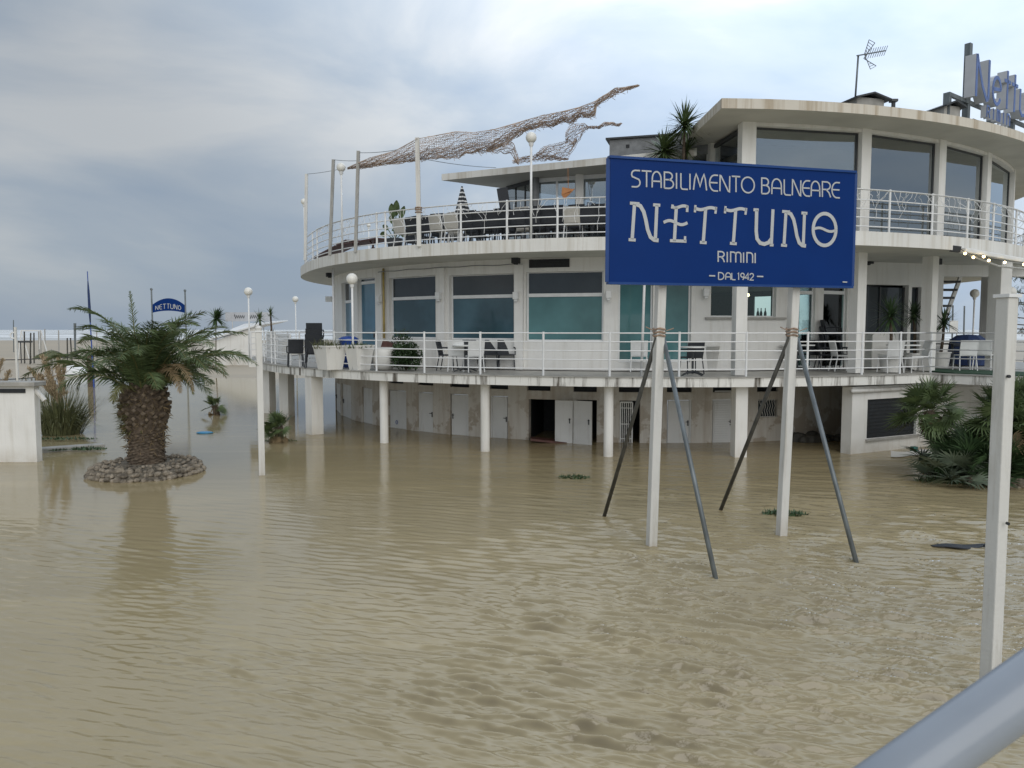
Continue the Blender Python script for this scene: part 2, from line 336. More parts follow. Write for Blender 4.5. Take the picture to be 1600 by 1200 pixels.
def make_water():
    rs = np.random.RandomState(3)
    NA, NR = 800, 1500
    ang = np.linspace(R_(-47), R_(47), NA)
    u = np.linspace(0, 1, NR); inv = 1/2.4*(1-u)+1/95*u
    dist = 1/inv
    A, D = np.meshgrid(ang, dist)
    X = np.tan(A)*D; Y = D.copy()
    spac = np.gradient(dist)[:, None]*np.ones_like(A)
    Z = np.zeros_like(X)
    def field(x, y, s, seed):            # smooth pseudo-noise
        r = np.random.RandomState(seed); z = 0
        for i in range(5):
            a = r.uniform(0, 6.28); k = 6.28/s*r.uniform(.6, 1.5)
            z = z+np.sin((x*np.cos(a)+y*np.sin(a))*k+r.uniform(0, 6.28))
        return z/2.2
    # choppier to the right and in the middle distance; slick to the left
    wob = field(X, Y, 9, 5)
    chop = .25+.49*smooth(-4.5, 1.5, X+1.2*wob*.6+.10*(Y-8))+.85*smooth(-.8, 3.2, X+.8*wob)
    chop *= 1-.30*smooth(14, 24, Y)
    chop *= .72+.28*smooth(4.0, 8.0, Y)
    lee = smooth(3.2, 1.2, np.hypot(X+8.0, (Y-16.7)*.7))     # calm lee by the palm planter
    chop *= 1-.6*lee
    GF = [np.clip(.62+.46*field(X, Y, sz, 100+k), 0, 1.3) for k, sz in enumerate((1.3, 1.7, 2.2, 2.8, 3.5, 4.5))]
    WF = [field(X, Y, 2.4, 300+k) for k in range(5)]
    for i in range(130):
        lam = np.exp(rs.uniform(np.log(.065), np.log(.34 if i % 5 else .75)))
        a = R_(-108)+rs.normal(0, .17)+(rs.uniform(-1, 1)*.9 if rs.rand() < .07 else 0)
        amp = .0112*lam**.84*rs.uniform(.5, 1.25)*(1.4 if lam < .22 else .46)
        k = 2*np.pi/lam; ph = rs.uniform(0, 6.28)
        s = k*(X*np.cos(a)+Y*np.sin(a))+ph+(.5+.5*lam/.5)*WF[i % 5]
        fade = np.clip(lam/(4.4*spac)-.45, 0, 1)
        c = .5+.5*np.sin(s)
        Z += amp*2.0*(c**1.4-.45)*GF[rs.randint(6)]*fade
    Z *= chop
    rows = np.stack([X, Y, Z], -1).reshape(-1, 3)
    idx = np.arange(NR*NA).reshape(NR, NA)
    q = np.stack([idx[:-1, :-1], idx[:-1, 1:], idx[1:, 1:], idx[1:, :-1]], -1).reshape(-1, 4)
    me = bpy.data.meshes.new('flood_water')
    me.vertices.add(len(rows)); me.vertices.foreach_set('co', rows.ravel())
    me.loops.add(q.size); me.loops.foreach_set('vertex_index', q.ravel())
    me.polygons.add(len(q)); me.polygons.foreach_set('loop_start', np.arange(0, q.size, 4)); me.polygons.foreach_set('loop_total', np.full(len(q), 4))
    me.update(); me.validate(); me.polygons.foreach_set('use_smooth', [True]*len(q))
    me.materials.append(M['flood'])
    o = bpy.data.objects.new('flood_water', me); col.objects.link(o); tag(o, 'brown rippled flood water covering the ground', kind='structure')
make_water()
b = MB()
# still water round the sides and behind the camera, meeting the rippled sheet edge to edge
e0, e1 = 2.4, 95.0; k47 = math.tan(R_(47))
b.q((-k47*e0, e0, 0), (-k47*e1, e1, 0), (-260, e1, 0), (-260, e0, 0))
b.q((k47*e0, e0, 0), (260, e0, 0), (260, e1, 0), (k47*e1, e1, 0))
b.q((-260, -60, 0), (260, -60, 0), (260, e0, 0), (-260, e0, 0))
tag(b.build('flood_water', M['flood']), 'brown flood water spreading beyond the ripples', kind='structure')
def beach_mat():
    m = mat('wet_sand', (.42, .35, .255), .6, .2, .05, bump=.2, bscale=2, stretch=(.25, 1.6, 1), c2=(.36, .31, .235))
    return m
b = MB()
ys = [-80, 20, 38, 46, 56, 72, 90, 110, 150, 200, 235, 250, 300, 9000]; zs = [-.6, -.6, -.30, -.06, .035, .05, .06, .07, .12, .09, .02, -.1, -.6, -3]
xs = [-9000, -600, -200, -60, 0, 60, 200, 600, 9000]
b.grid([[(x, y, z) for x in xs] for y, z in zip(ys, zs)])
tag(b.build('ground', beach_mat(), smooth=True), 'wet sand of the beach and the flooded ground', kind='structure')
b = MB()
rs = np.random.RandomState(5)
ys = list(np.linspace(238, 430, 80))+list(np.geomspace(440, 9000, 40))
xs = list(np.linspace(-330, 330, 90)); xs = [-9000, -3000, -1000, -500]+xs+[500, 1000, 3000, 9000]
rows = []
for y in ys:
    r = []
    for x in xs:
        z = .02
        if y < 520:
            z += max(0, .55*(math.sin(y/9.0+.9*math.sin(x/47)+.5*math.sin(x/19+2))-.25))*min(1, (y-238)/30)*(.6+.4*math.sin(x/31+y/40))
        r.append((x, y, z))
    rows.append(r)
b.grid(rows)
tag(b.build('sea', M['sea'], smooth=True), 'rough grey sea with white breakers at the horizon', kind='structure')

# ------------------------------------------------------------------ the round building
D1b, D1t, R1 = 1.85, 2.11, 15.0
D2b, D2t, R2, R3 = 5.39, 5.74, 14.0, 15.6
RFb, RFt, R4 = 8.46, 8.69, 15.95
RW, RP = 12.1, 14.7
bld = thing('seaside_building', (CX, CY, 0), 'white round two storey bathing establishment standing in the flood with curved terraces and railings', 'building')
def arc(R, ta, tb, step=2.0):
    n = max(2, int(abs(math.degrees(tb-ta))/step)); return [pol(R, ta+(tb-ta)*i/n) for i in range(n+1)]
# terrace slab of the first floor
K0 = onH(1452, 580, D1t); K1 = onH(1556, 584, D1t); kd = (K1-K0); kd.z = 0; kd.normalize()
tK = th(1452, R1, 580)
Kp = pol(R1, tK); K2 = Kp+kd*11
def deck_poly(dr=0):
    P = arc(R1-dr, R_(-205), tK)
    P += [Vector((K2.x, K2.y+dr, 0)), Vector((K2.x+1, 44, 0))] + [Vector((CX, CY+R1-dr, 0))]
    return P
def slab(name, poly, z0, z1, edge, top, bot, parent):
    b = MB(); a = [(p.x, p.y, z0) for p in poly]; c = [(p.x, p.y, z1) for p in poly]
    b.mi = 2; b.q(*reversed(a)); b.mi = 1; b.q(*c); b.mi = 0
    for i in range(len(poly)):
        j = (i+1) % len(poly); b.q(a[i], a[j], c[j], c[i])
    return b.build(name, [M[edge], M[top], M[bot]], parent)
slab('terrace_slab', deck_poly(), D1b, D1t-.025, 'fascia', 'deckfloor', 'soffit', bld)
lp = [Vector((-10.15, 29.6, 0)), Vector((-8.9, 29.9, 0)), Vector((-8.3, 34, 0)), Vector((-11.7, 34, 0))]
slab('landing_slab', lp, D1b+.004, D1t-.004, 'fascia', 'deckfloor', 'soffit', bld)
# thin stone coping round the terrace edge
b = MB(); cop = MB()
cop.arcbox(R1+.035, R1-.30, R_(-160), tK, D1t-.025, D1t)
n_ = Vector((kd.y, -kd.x, 0))
cop.bar(Kp+n_*(-.13)+Vector((0, 0, D1t-.0125))+kd*.08, K2+n_*(-.13)+Vector((0, 0, D1t-.0125)), .33, .025)
cop.build('terrace_coping', M['concrete'], bld)
b = MB(); b.prism([Kp+kd*.5-n_*.45, K2-n_*.45, K2+Vector((0, 4, 0)), Kp+kd*.5+Vector((0, 4, 0))], D1t-.02, D1t+.012)
b.build('green_carpet', M['carpet'], bld)
# slab over it (left arc), stepping out on the right under the pavilion
tS0, tS1 = th(1120, R2), th(1200, R3)
def R2f(t):
    u = min(1, max(0, (-.60-t)/.60)); return R2-.62*u*u*(3-2*u)
def arc2(dr, ta, tb, step=2.0):
    n = max(2, int(abs(math.degrees(tb-ta))/step)); return [pol(R2f(ta+(tb-ta)*i/n)-dr, ta+(tb-ta)*i/n) for i in range(n+1)]
def onR2(px, py, dr):
    R = R2-dr
    for k in range(8): p = onR(px, py, R); R = R2f(thp(p))-dr
    return p
def d2poly():
    P = arc2(0, R_(-195), tS0); n = 6
    for i in range(1, n):
        s = i/n; s2 = s*s*(3-2*s); P.append(pol(R2+(R3-R2)*s2, tS0+(tS1-tS0)*s))
    P += arc(R3, tS1, R_(120)); P.append(pol(R2-.62, R_(140)))
    return P
slab('roof_terrace_slab', d2poly(), D2b, D2t, 'fascia_clean', 'deckfloor', 'soffit', bld)

def facade(b, R, ops, z0, z1, t0, t1, depth):
    T = {t0, t1}; Zs = {z0, z1}
    for a, c, za, zb in ops: T |= {a, c}; Zs |= {max(z0, za), min(z1, zb)}
    T = sorted(t for t in T if t0-1e-9 <= t <= t1+1e-9); Zs = sorted(Zs); TT = []
    for a, c in zip(T, T[1:]):
        n = max(1, int((c-a)/R_(2.5)+.999)); TT += [a+(c-a)*i/n for i in range(n)]
    TT.append(T[-1])
    def solid(i, j):
        if i < 0 or j < 0 or i >= len(TT)-1 or j >= len(Zs)-1: return True
        t = (TT[i]+TT[i+1])/2; z = (Zs[j]+Zs[j+1])/2
        return not any(a < t < c and za < z < zb for a, c, za, zb in ops)
    for i in range(len(TT)-1):
        for j in range(len(Zs)-1):
            a, c, za, zb = TT[i], TT[i+1], Zs[j], Zs[j+1]
            if solid(i, j):
                b.q(pol(R, a, za), pol(R, c, za), pol(R, c, zb), pol(R, a, zb))
            else:
                r = R-depth
                if solid(i-1, j): b.q(pol(R, a, za), pol(r, a, za), pol(r, a, zb), pol(R, a, zb))
                if solid(i+1, j): b.q(pol(R, c, za), pol(r, c, za), pol(r, c, zb), pol(R, c, zb))
                if solid(i, j-1): b.q(pol(R, a, za), pol(R, c, za), pol(r, c, za), pol(r, a, za))
                if solid(i, j+1): b.q(pol(R, a, zb), pol(R, c, zb), pol(r, c, zb), pol(r, a, zb))
def rect_on(R, x0, x1, yt, yb):          # pixel rectangle -> (theta0, theta1, z0, z1) on a cylinder
    ym = (yt+yb)/2; xm = (x0+x1)/2
    return th(x0, R, ym), th(x1, R, ym), onR(xm, yb, R).z, onR(xm, yt, R).z

# ---- ground storey: wall with changing-room doors
tA = th(1329, RW, 640)
opens = []; doors = []
for x0, x1, yt, kind in [(520, 532, 598, 'l'), (534, 549, 601, 'l'), (566, 582, 606, 'n'), (607, 635, 610, 'n'), (654, 676.5, 613, 'r'),
                         (703, 732, 616, 'l'), (766.5, 793.5, 619, 'r'), (1042, 1080, 625, 'p'), (1113, 1146, 624.5, 'louver')]:
    a, c, z0, z1 = rect_on(RW, x0, x1, yt, 690); o_ = (a, c, -.4, z1); opens.append(o_); doors.append((o_, kind))
voids = []
for x0, x1, yt in [(826, 867, 624), (899, 932.5, 625), (968, 1000, 626)]:
    a, c, z0, z1 = rect_on(RW, x0, x1, yt, 690); o_ = (a, c, -.4, z1); opens.append(o_); voids.append(o_)
vents = []
for x0, x1, yb in [(608, 630, 599), (653, 677, 602), (703, 733, 605), (765, 794, 608), (824, 860, 610.5), (896, 932.5, 612.5), (967, 1004, 613), (1042, 1081, 613), (1114, 1146, 613), (1183, 1216, 612)]:
    a, c, z0, z1 = rect_on(RW, x0, x1, yb-9, yb); o_ = (a, c, z0, min(z1+.02, D1b-.03)); opens.append(o_); vents.append(o_)
gw = rect_on(RW, 1184, 1215, 624, 652); opens.append(gw)
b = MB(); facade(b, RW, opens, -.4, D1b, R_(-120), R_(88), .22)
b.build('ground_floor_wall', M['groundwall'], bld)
for (a, c, z0, z1), kind in doors:
    ga, gc = (.0008, .0030) if kind == 'r' else (.0030, .0008)
    d = MB(); d.arcbox(RW-.05, RW-.09, a+ga, c-gc, z0, z1-.02, 1)
    for zc in (.55, 1.0):                                   # shallow rails of the door
        d.arcbox(RW-.05, RW-.042, a+.006, c-.006, zc, zc+.012, 1)
    fr = .0035
    d.arcbox(RW-.01, RW-.05, a+.0005, a+fr, z0, z1, 1) if kind == 'r' else d.arcbox(RW-.01, RW-.05, c-fr, c-.0005, z0, z1, 1)
    if kind == 'louver':
        for i in range(22): zc = .06+i*.068; d.arcbox(RW-.028, RW-.05, a+.006, c-.006, zc, zc+.035, 1)
    do = d.build('changing_room_door', M['doorpaint'], bld)
    if kind != 'n':
        t = a+(c-a)*(.12 if kind == 'l' else .88); h = MB(); p0 = pol(RW-.05, t, .62); p1 = pol(RW+.01, t, .62)
        h.tube([p0, p1], .013, 6); h.tube([p1, pol(RW+.01, t+(.006 if kind == 'l' else -.006), .62)], .011, 6); h.box(pol(RW-.045, t, .58), (.035, .02, .16))
        h.build('door_handle', M['darkgrey'], do)
# dark rooms behind the open doorways
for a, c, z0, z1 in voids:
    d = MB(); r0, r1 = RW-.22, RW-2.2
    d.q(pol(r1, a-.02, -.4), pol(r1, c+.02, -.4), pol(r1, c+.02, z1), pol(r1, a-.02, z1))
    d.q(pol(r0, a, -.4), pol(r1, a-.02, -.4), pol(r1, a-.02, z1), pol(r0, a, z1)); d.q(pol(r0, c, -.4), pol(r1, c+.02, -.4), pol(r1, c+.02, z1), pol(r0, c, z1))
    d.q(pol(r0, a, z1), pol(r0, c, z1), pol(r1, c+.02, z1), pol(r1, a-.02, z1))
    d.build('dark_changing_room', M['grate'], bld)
def open_leaf(x0, y0, x1, y1, d0, d1, ztop, lab):
    p0 = onY(x0, y0, d0); p1 = onY(x1, y1, d1); d = MB(); u = Vector((p1.x-p0.x, p1.y-p0.y, 0)); ln = u.length; u.normalize()
    A = Vector((p0.x, p0.y, 0)); B_ = A+u*ln
    d.bar(A+Vector((0, 0, ztop/2-.1)), B_+Vector((0, 0, ztop/2-.1)), .035, ztop+.2)
    nn = Vector((u.y, -u.x, 0))
    for zc in (.62, ztop-.12, .12): d.bar(A+nn*.019+u*.06+Vector((0, 0, zc)), B_+nn*.019-u*.06+Vector((0, 0, zc)), .012, .03)
    for s in (.07, ln-.07): d.bar(A+nn*.019+u*(s-.02)+Vector((0, 0, ztop/2)), A+nn*.019+u*(s+.02)+Vector((0, 0, ztop/2)), .012, ztop-.1)
    o = d.build('open_changing_room_door', M['doorpaint'], bld); tag(o, lab)
    h = MB(); q = B_-u*.09+nn*.03+Vector((0, 0, .7)); h.ball(q, .03, 8); h.box(q-Vector((0, 0, .05)), (.03, .03, .14)); h.build('door_handle', M['darkgrey'], o)
open_leaf(867.5, 640, 895, 640, 22.28, 22.20, onR(880, 624, 12.05).z, 'door leaf swung open flat against the wall')
open_leaf(896.5, 640, 925, 640, 22.15, 21.85, onR(910, 625, 12.25).z, 'door leaf standing ajar in front of a dark opening')
a, c, z0, z1 = voids[2]; d = MB()                              # iron grille door
P0 = pol(RW-.03, a+.002); P1 = pol(RW-.03, a+(c-a)*.62)
for s in np.linspace(0, 1, 7): q = P0.lerp(P1, s); d.tube([q+Vector((0, 0, -.2)), q+Vector((0, 0, z1-.05))], .012 if 0 < s < 1 else .022, 6)
for zc in (.12, .55, 1.02, 1.2, z1-.06): d.tube([P0+Vector((0, 0, zc)), P1+Vector((0, 0, zc))], .014, 6)
d.build('grille_door', M['whiteplastic'], bld)
for a, c, z0, z1 in vents:
    d = MB(); d.arcbox(RW-.10, RW-.13, a+.0003, c-.0003, z0+.002, z1-.002, 2)
    for i in range(4): zc = z0+(z1-z0)*(i+.5)/4; d.arcbox(RW-.04, RW-.10, a+.0006, c-.0006, zc, zc+.008, 2)
    d.build('vent_grille', M['grate'], bld)
a, c, z0, z1 = gw
d = MB(); d.arcbox(RW-.12, RW-.14, a+.0003, c-.0003, z0+.002, z1-.002, 1); go = d.build('small_window', M['tealdark'], bld)
d = MB(); P0 = pol(RW-.02, a+.001); P1 = pol(RW-.02, c-.001)
for s in np.linspace(0, 1, 9):
    q = P0.lerp(P1, s); pts = []
    for i in range(9): zz = z0+(z1-z0)*i/8; pts.append(q+(P1-P0).normalized()*(.022*math.sin(i*1.57) if 0 < s < 1 else 0)+Vector((0, 0, zz)))
    d.tube(pts, .008, 5)
d.tube([P0+Vector((0, 0, z0+.02)), P1+Vector((0, 0, z0+.02))], .01, 5); d.tube([P0+Vector((0, 0, z1-.02)), P1+Vector((0, 0, z1-.02))], .01, 5)
d.build('window_grille', M['oldwhite'], go)
# small blue ring mark on one of the left doors
d = MB(); a, c = th(616, RW, 660), th(621, RW, 660); cz = onR(619, 660, RW).z; tm = (a+c)/2; rr = .05
d.tube([pol(RW-.036, tm+rr*math.cos(k*.5236)/RW, cz+rr*1.25*math.sin(k*.5236)) for k in range(13)], .009, 5)
d.build('blue_door_mark', M['bluebin'], bld)
# projecting white block to the right
Q0 = onH(1329, 710, 0); Q1 = onH(1450, 697, 0); qd = (Q1-Q0); qd.z = 0; qd.normalize(); Q2 = Q0+qd*12; qn = Vector((-qd.y, qd.x, 0))
wz0, wz1 = onP(1395, 682, Q0, qd).z, onP(1395, 622, Q0, qd).z
s0 = (onP(1355, 650, Q0, qd)-Q0).dot(qd); s1 = (onP(1432, 650, Q0, qd)-Q0).dot(qd)
def flatwall(b, P, d, ln, z0, z1, ops, depth):
    S = sorted({0, ln} | {s for o in ops for s in o[:2]}); Zs = sorted({z0, z1} | {z for o in ops for z in o[2:]})
    n = Vector((-d.y, d.x, 0)); pt = lambda s, z, k=0: Vector((P.x, P.y, 0))+d*s+n*k+Vector((0, 0, z))
    for a, c in zip(S, S[1:]):
        for e, g in zip(Zs, Zs[1:]):
            sm, zm = (a+c)/2, (e+g)/2
            if not any(o[0] < sm < o[1] and o[2] < zm < o[3] for o in ops): b.q(pt(a, e), pt(c, e), pt(c, g), pt(a, g))
    for a, c, e, g in ops:
        b.q(pt(a, e), pt(c, e), pt(c, e, depth), pt(a, e, depth)); b.q(pt(a, g), pt(c, g), pt(c, g, depth), pt(a, g, depth))
        b.q(pt(a, e), pt(a, g), pt(a, g, depth), pt(a, e, depth)); b.q(pt(c, e), pt(c, g), pt(c, g, depth), pt(c, e, depth))
    return pt
b = MB(); pt = flatwall(b, Q0, qd, 12, -.4, D1b-.06, [(s0, s1, wz0, wz1)], .12)
b.q(pt(0, -.4), pt(0, -.4, .32), pt(0, D1b-.06, .32), pt(0, D1b-.06)); b.q(pt(0, -.4, .32), pt(12, -.4, .32), pt(12, D1b-.06, .32), pt(0, D1b-.06, .32))
b.q(pt(0, D1b-.06), pt(12, D1b-.06), pt(12, D1b-.06, .32), pt(0, D1b-.06, .32))
b.build('store_room_wall', M['plaster'], bld)
d = MB(); d.bar(pt(s0-.05, wz0-.03, .02), pt(s1+.08, wz0-.03, .02), .18, .05)
wo = MB(); wo.bar(pt(s0, (wz0+wz1)/2, .09), pt(s1, (wz0+wz1)/2, .09), .03, wz1-wz0)
for i in range(11): zz = wz0+(wz1-wz0)*(i+.5)/11; wo.bar(pt(s0+.01, zz, .06), pt(s1-.01, zz, .06), .02, .012)
wo_ = wo.build('store_room_window', M['grate'], bld); d.build('window_sill', M['concrete'], wo_)
d = MB(); d.tube([pt(-.15, D1b-.16, -.08), pt(6, D1b-.16, -.08)], .055, 10); d.build('drain_pipe', M['oldwhite'], bld, True)
# columns under the terrace
def column(px, R, z0, z1, rad=None, wdt=None, py=515):
    t = th(px, R, py); p = pol(R, t); c = MB()
    if rad: c.tube([(p.x, p.y, z0), (p.x, p.y, z1)], rad, 20)
    else: c.box((p.x, p.y, (z0+z1)/2), (wdt, wdt, z1-z0), t)
    o = c.build('column', M['plaster'], bld); return o
for px in (600, 758, 951): column(px, 14.55, -.4, D1b, rad=.125, py=640)
column(491, 14.75, -.4, D1b, wdt=.40, py=630)
for px, Y in ((448, 29.2), (419, 30.5)):
    p = onY(px, 600, Y); c = MB(); c.box((p.x, p.y, .72), (.40, .40, 2.26), R_(-20)); c.build('column', M['plaster'], bld)
column(1155, 14.5, -.4, D1b, wdt=.32, py=650)

# ---- first floor: curved wall with blinds behind glass
def window(name, x0, x1, yt, yb, R, ytr, mtop, mbot, depth=.16, frame=.05, lab=None):
    a, c, z0, z1 = rect_on(R, x0, x1, yt, yb); zt = onR((x0+x1)/2, ytr, R).z if ytr else None
    f = MB(); r0, r1 = R-depth+.04, R-depth-.02; e = frame/R
    for ta, tb in ((a+.0004, a+e), (c-e, c-.0004)): f.arcbox(r0, r1, ta, tb, z0+.003, z1-.003, 1)
    f.arcbox(r0, r1, a+e, c-e, z0+.003, z0+frame, 1); f.arcbox(r0, r1, a+e, c-e, z1-frame*.5, z1-.003, 1)
    if zt: f.arcbox(r0+.02, r1, a+e, c-e, zt-.05, zt+.05, 1)
    fo = f.build(name, M['white'], bld)
    if lab: tag(fo, lab)
    for za, zb, m_ in (([(z0+frame, zt-.05, mbot), (zt+.05, z1-frame*.5, mtop)]) if zt else [(z0+frame, z1-frame*.5, mbot)]):
        p = MB(); p.arcbox(r0-.025, r0-.035, a+e, c-e, za, zb, 1); p.build('pane', M[m_], fo)
    return (a, c, z0, z1)
o1 = []
o1.append(window('window', 534, 549, 441, 527, RW, 471, 'tealdark', 'bluedoor'))
o1.append(window('window', 608, 681.5, 432, 529, RW, 465.5, 'tealdark', 'tealblue'))
o1.append(window('window', 702, 803, 428.5, 531, RW, 463, 'tealdark', 'tealblue'))
o1.append(window('window', 821.5, 943, 424, 533.5, RW, 460.5, 'tealdark', 'teal'))
o1.append(window('glazed_door', 559, 587, 434, 575, RW, 441, 'tealdark', 'bluedoor', lab='blue tinted glass door in a white frame'))
h = MB(); t = th(585, RW-.1); h.box(pol(RW-.09, t, D1t+1.02), (.05, .06, .22)); h.build('door_handle', M['darkgrey'], bld.children[-1])
o1.append(window('glazed_door', 966, 1020, 425, 566, RW, None, None, 'teal'))
o1.append(window('glazed_door', 1036, 1080, 425, 566, RW, None, None, 'teal'))
o1.append(window('bar_window', 1111, 1213, 427, 495, RW, None, None, 'clear', frame=.035, lab='clear bar window showing the dark room and its lamps'))
d = MB(); a, c, z0, z1 = o1[-1]; d.arcbox(RW+.10, RW-.02, a-.014, c+.026, z0-.075, z0-.015, 3); d.build('window_sill', M['concrete'], bld.children[-1])
for x0, x1 in ((1247, 1273), (1286, 1323)):
    o1.append(window('glass_front', x0, x1, 425, 574, RW, 457, 'clear', 'clear', depth=.12, frame=.045))
tB = th(1328, RW, 500)
backs = []
for x0, x1 in ((1249, 1271), (1287, 1321), (1179, 1206)):       # sea-side windows on the far side of the room
    rb = []
    for x in (x0, x1):
        r = ray(x, 490); aa = r.x**2+r.y**2; bb = -2*(r.x*CX+r.y*CY); cc = CX*CX+CY*CY-RW*RW
        tt = (-bb+math.sqrt(bb*bb-4*aa*cc))/(2*aa); rb.append(thp(r*tt))
    backs.append((min(rb), max(rb)))
b = MB(); facade(b, RW, o1, D1t, D2b, R_(-120), tB, .2)
b.build('first_floor_wall', M['plaster'], bld)
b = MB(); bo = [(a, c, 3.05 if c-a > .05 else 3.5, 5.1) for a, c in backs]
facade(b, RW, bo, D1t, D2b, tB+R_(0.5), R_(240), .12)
b.build('sea_side_wall', M['darkgrey'], bld)  # dark grey colour stands in for the dimness inside the bar
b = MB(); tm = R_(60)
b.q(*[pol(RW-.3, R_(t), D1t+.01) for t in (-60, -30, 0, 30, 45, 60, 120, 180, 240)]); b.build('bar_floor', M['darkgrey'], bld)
# bar counter with bottles seen against the light
c0 = onY(1178, 500, 24.0); b = MB(); b.box((c0.x+.35, 24.0, (D1t+c0.z)/2), (1.6, .35, c0.z-D1t-.01)); b.build('bar_counter', M['darkgrey'], bld)
for px, k in ((1184, 1.0), (1189, 1.05), (1195.5, .95)):
    p = onY(px, 495, 24.0); b = MB()
    b.lathe([(0, 0), (.045, 0), (.045, .20), (.035, .25), (.016, .29), (.016, .37), (0, .37)], (p.x, p.y, c0.z), 10)
    o = b.build('bottle', M['grate'], None, True)
    tag(o, {1184: 'dark bottle leftmost of three in the bar window', 1189: 'dark bottle in the middle of three in the bar window', 1195.5: 'dark bottle rightmost of three in the bar window'}[px], 'bottle', 'bottles in the bar window')
for px, py, lab in ((1168.5, 461, 'glowing bulb hanging inside the bar window beside the square column'), (1274.5, 474.5, 'small glowing bulb inside the glass front right of the bar window')):
    p = onY(px, py, 25.0); g = thing('pendant_lamp', (p.x, p.y, D2b-.01), lab, 'lamp', 'lit bulbs inside the bar')
    b = MB(); b.tube([(p.x, p.y, p.z+.05), (p.x, p.y, D2b-.02)], .006, 5); b.build('cord', M['grate'], g)
    b = MB(); b.ball(p, .055, 10); b.build('bulb', M['bulb'], g)
# engaged pilasters between the windows (flat piers in front of the curved wall)
for x0, x1 in ((587.5, 597), (681.5, 694.5), (803.5, 817)):
    a, c = th(x0, RW+.1), th(x1, RW+.1); b = MB(); b.arcbox(RW+.12, RW+.004, a, c, D1t+.001, D2b-.18, 1); b.build('pilaster', M['plaster'], bld)
p = pol(RW+.08, th(600, RW+.08)); b = MB(); b.tube([(p.x, p.y, D1t+.9), (p.x, p.y, D2b-.05)], .035, 8); b.build('gas_pipe', M['yellowpipe'], bld, True)
b = MB(); zc_ = onR(700, 418, RW+.05).z; b.tube([pol(RW+.16, th(598, RW)+(th(806, RW)-th(598, RW))*k/24, zc_+.012*math.sin(k*1.1)) for k in range(25)], .014, 5); b.build('wall_cable', M['greyroof'], bld)
a, c, z0, z1 = rect_on(RW, 827, 890, 405, 418); b = MB(); b.arcbox(RW+.03, RW+.003, a, c, z0, z1, 2)
for i in range(5): zz = z0+(z1-z0)*(i+.5)/5; b.arcbox(RW+.045, RW+.03, a+.004, c-.004, zz, zz+.012, 2)
b.build('air_vent', M['grate'], bld)
for px, py in ((592, 467), (685, 462), (806, 462), (951, 460), (1103, 457)):   # wall lamps on the piers
    p = onR(px, py, RW+.2); t = thp(p); b = MB(); b.box(p, (.16, .16, .22), t); b.box(p+Vector((0, 0, -.14)), (.10, .10, .06), t)
    o = b.build('wall_lamp', M['whiteplastic'], bld); soft_bevel(o, .015)
p = pol(RW+.2, R_(-78), 4.55); b = MB(); b.box(p, (.25, .16, .22), 0); b.build('wall_lamp', M['whiteplastic'], bld)
for px, py, R in ((515, 429, RW+.5), (806, 407, RW+.35), (1357, 408, RW+.2), (1429, 416, RW+.2), (1463, 409, 14.2)):
    p = onR(px, py, R); b = MB(); t = thp(p); b.box(p, (.20, .24, .17), t); b.tube([p+Vector((0, 0, .05)), (p.x, p.y, D2b)], .02, 6)
    b.lathe([(.0, 0), (.06, 0), (.07, .03), (0, .03)], p+Vector((0, 0, -.12)), 10)
    o = b.build('spotlight', M['grate'], bld)
# recess wall to the right (flat)
A_ = pol(RW, tB); A_.z = 0; B_ = Vector((13.9, 24.9, 0)); rd = (B_-A_).normalized(); ln = (B_-A_).length
r0 = (onP(1353, 480, A_, rd)-A_).dot(rd); r1 = (onP(1419, 480, A_, rd)-A_).dot(rd); r2 = (onP(1424, 480, A_, rd)-A_).dot(rd); r3 = (onP(1440, 480, A_, rd)-A_).dot(rd)
za = onP(1385, 445, A_, rd).z
b = MB(); pt = flatwall(b, A_, rd, ln, D1t, D2b, [(r0, r1, D1t+.02, za), (r2, r3, D1t+.02, za-.05)], .25)
b.q(Vector((B_.x, B_.y, D1t)), Vector((B_.x, B_.y+8, D1t)), Vector((B_.x, B_.y+8, D2b)), Vector((B_.x, B_.y, D2b)))
b.build('recess_wall', M['plaster'], bld)
for s0, s1, nm in ((r0, r1, 'sliding_door'), (r2, r3, 'side_door')):
    f = MB()
    for s in ([s0+.03, s0+(s1-s0)*.42, s1-.03] if nm == 'sliding_door' else [s0+.03, s1-.03]): f.bar(pt(s-.03, (D1t+za)/2, .18), pt(s+.03, (D1t+za)/2, .18), .05, za-D1t-.12)
    fo = f.build(nm, M['darkgrey'], bld)
    g = MB(); g.bar(pt(s0+.01, (D1t+za)/2, .2), pt(s1-.01, (D1t+za)/2, .2), .01, za-D1t-.14); g.build('pane', M['tealdark'], fo)
# columns of the first floor
for px, R in ((1156, 14.2), (1340, 14.0), (1452, 14.2)): column(px, R, D1t, D2b, wdt=.31 if px > 1400 else .30, py=470)
for px, Y, w_ in ((1561, 22.8, .42), (1543.5, 28.6, .34)):
    p = onY(px, 470, Y); c = MB(); c.box((p.x, p.y, (D1t+D2b)/2), (w_, w_, D2b-D1t), R_(18)); c.build('column', M['plaster'], bld)
p = onY(1008.3, 515, 20.1)
c = MB(); c.tube([onY(1002, 589, 19.95), onY(1007, 440, 19.95), onY(1010, 380, 19.95)], .035, 10); c.build('thin_post', M['white'], bld, True)
p = onR(521.8, 515, 13.1); c = MB(); c.tube([(p.x, p.y, D1t), (p.x, p.y, D2b)], .04, 10); c.build('thin_post', M['white'], bld, True)
# beam at the back of the open terrace
b = MB(); b.bar((14.0, 25.3, D2b-.18), (24, 25.9, D2b-.18), .4, .36); b.build('beam', M['plaster'], bld)
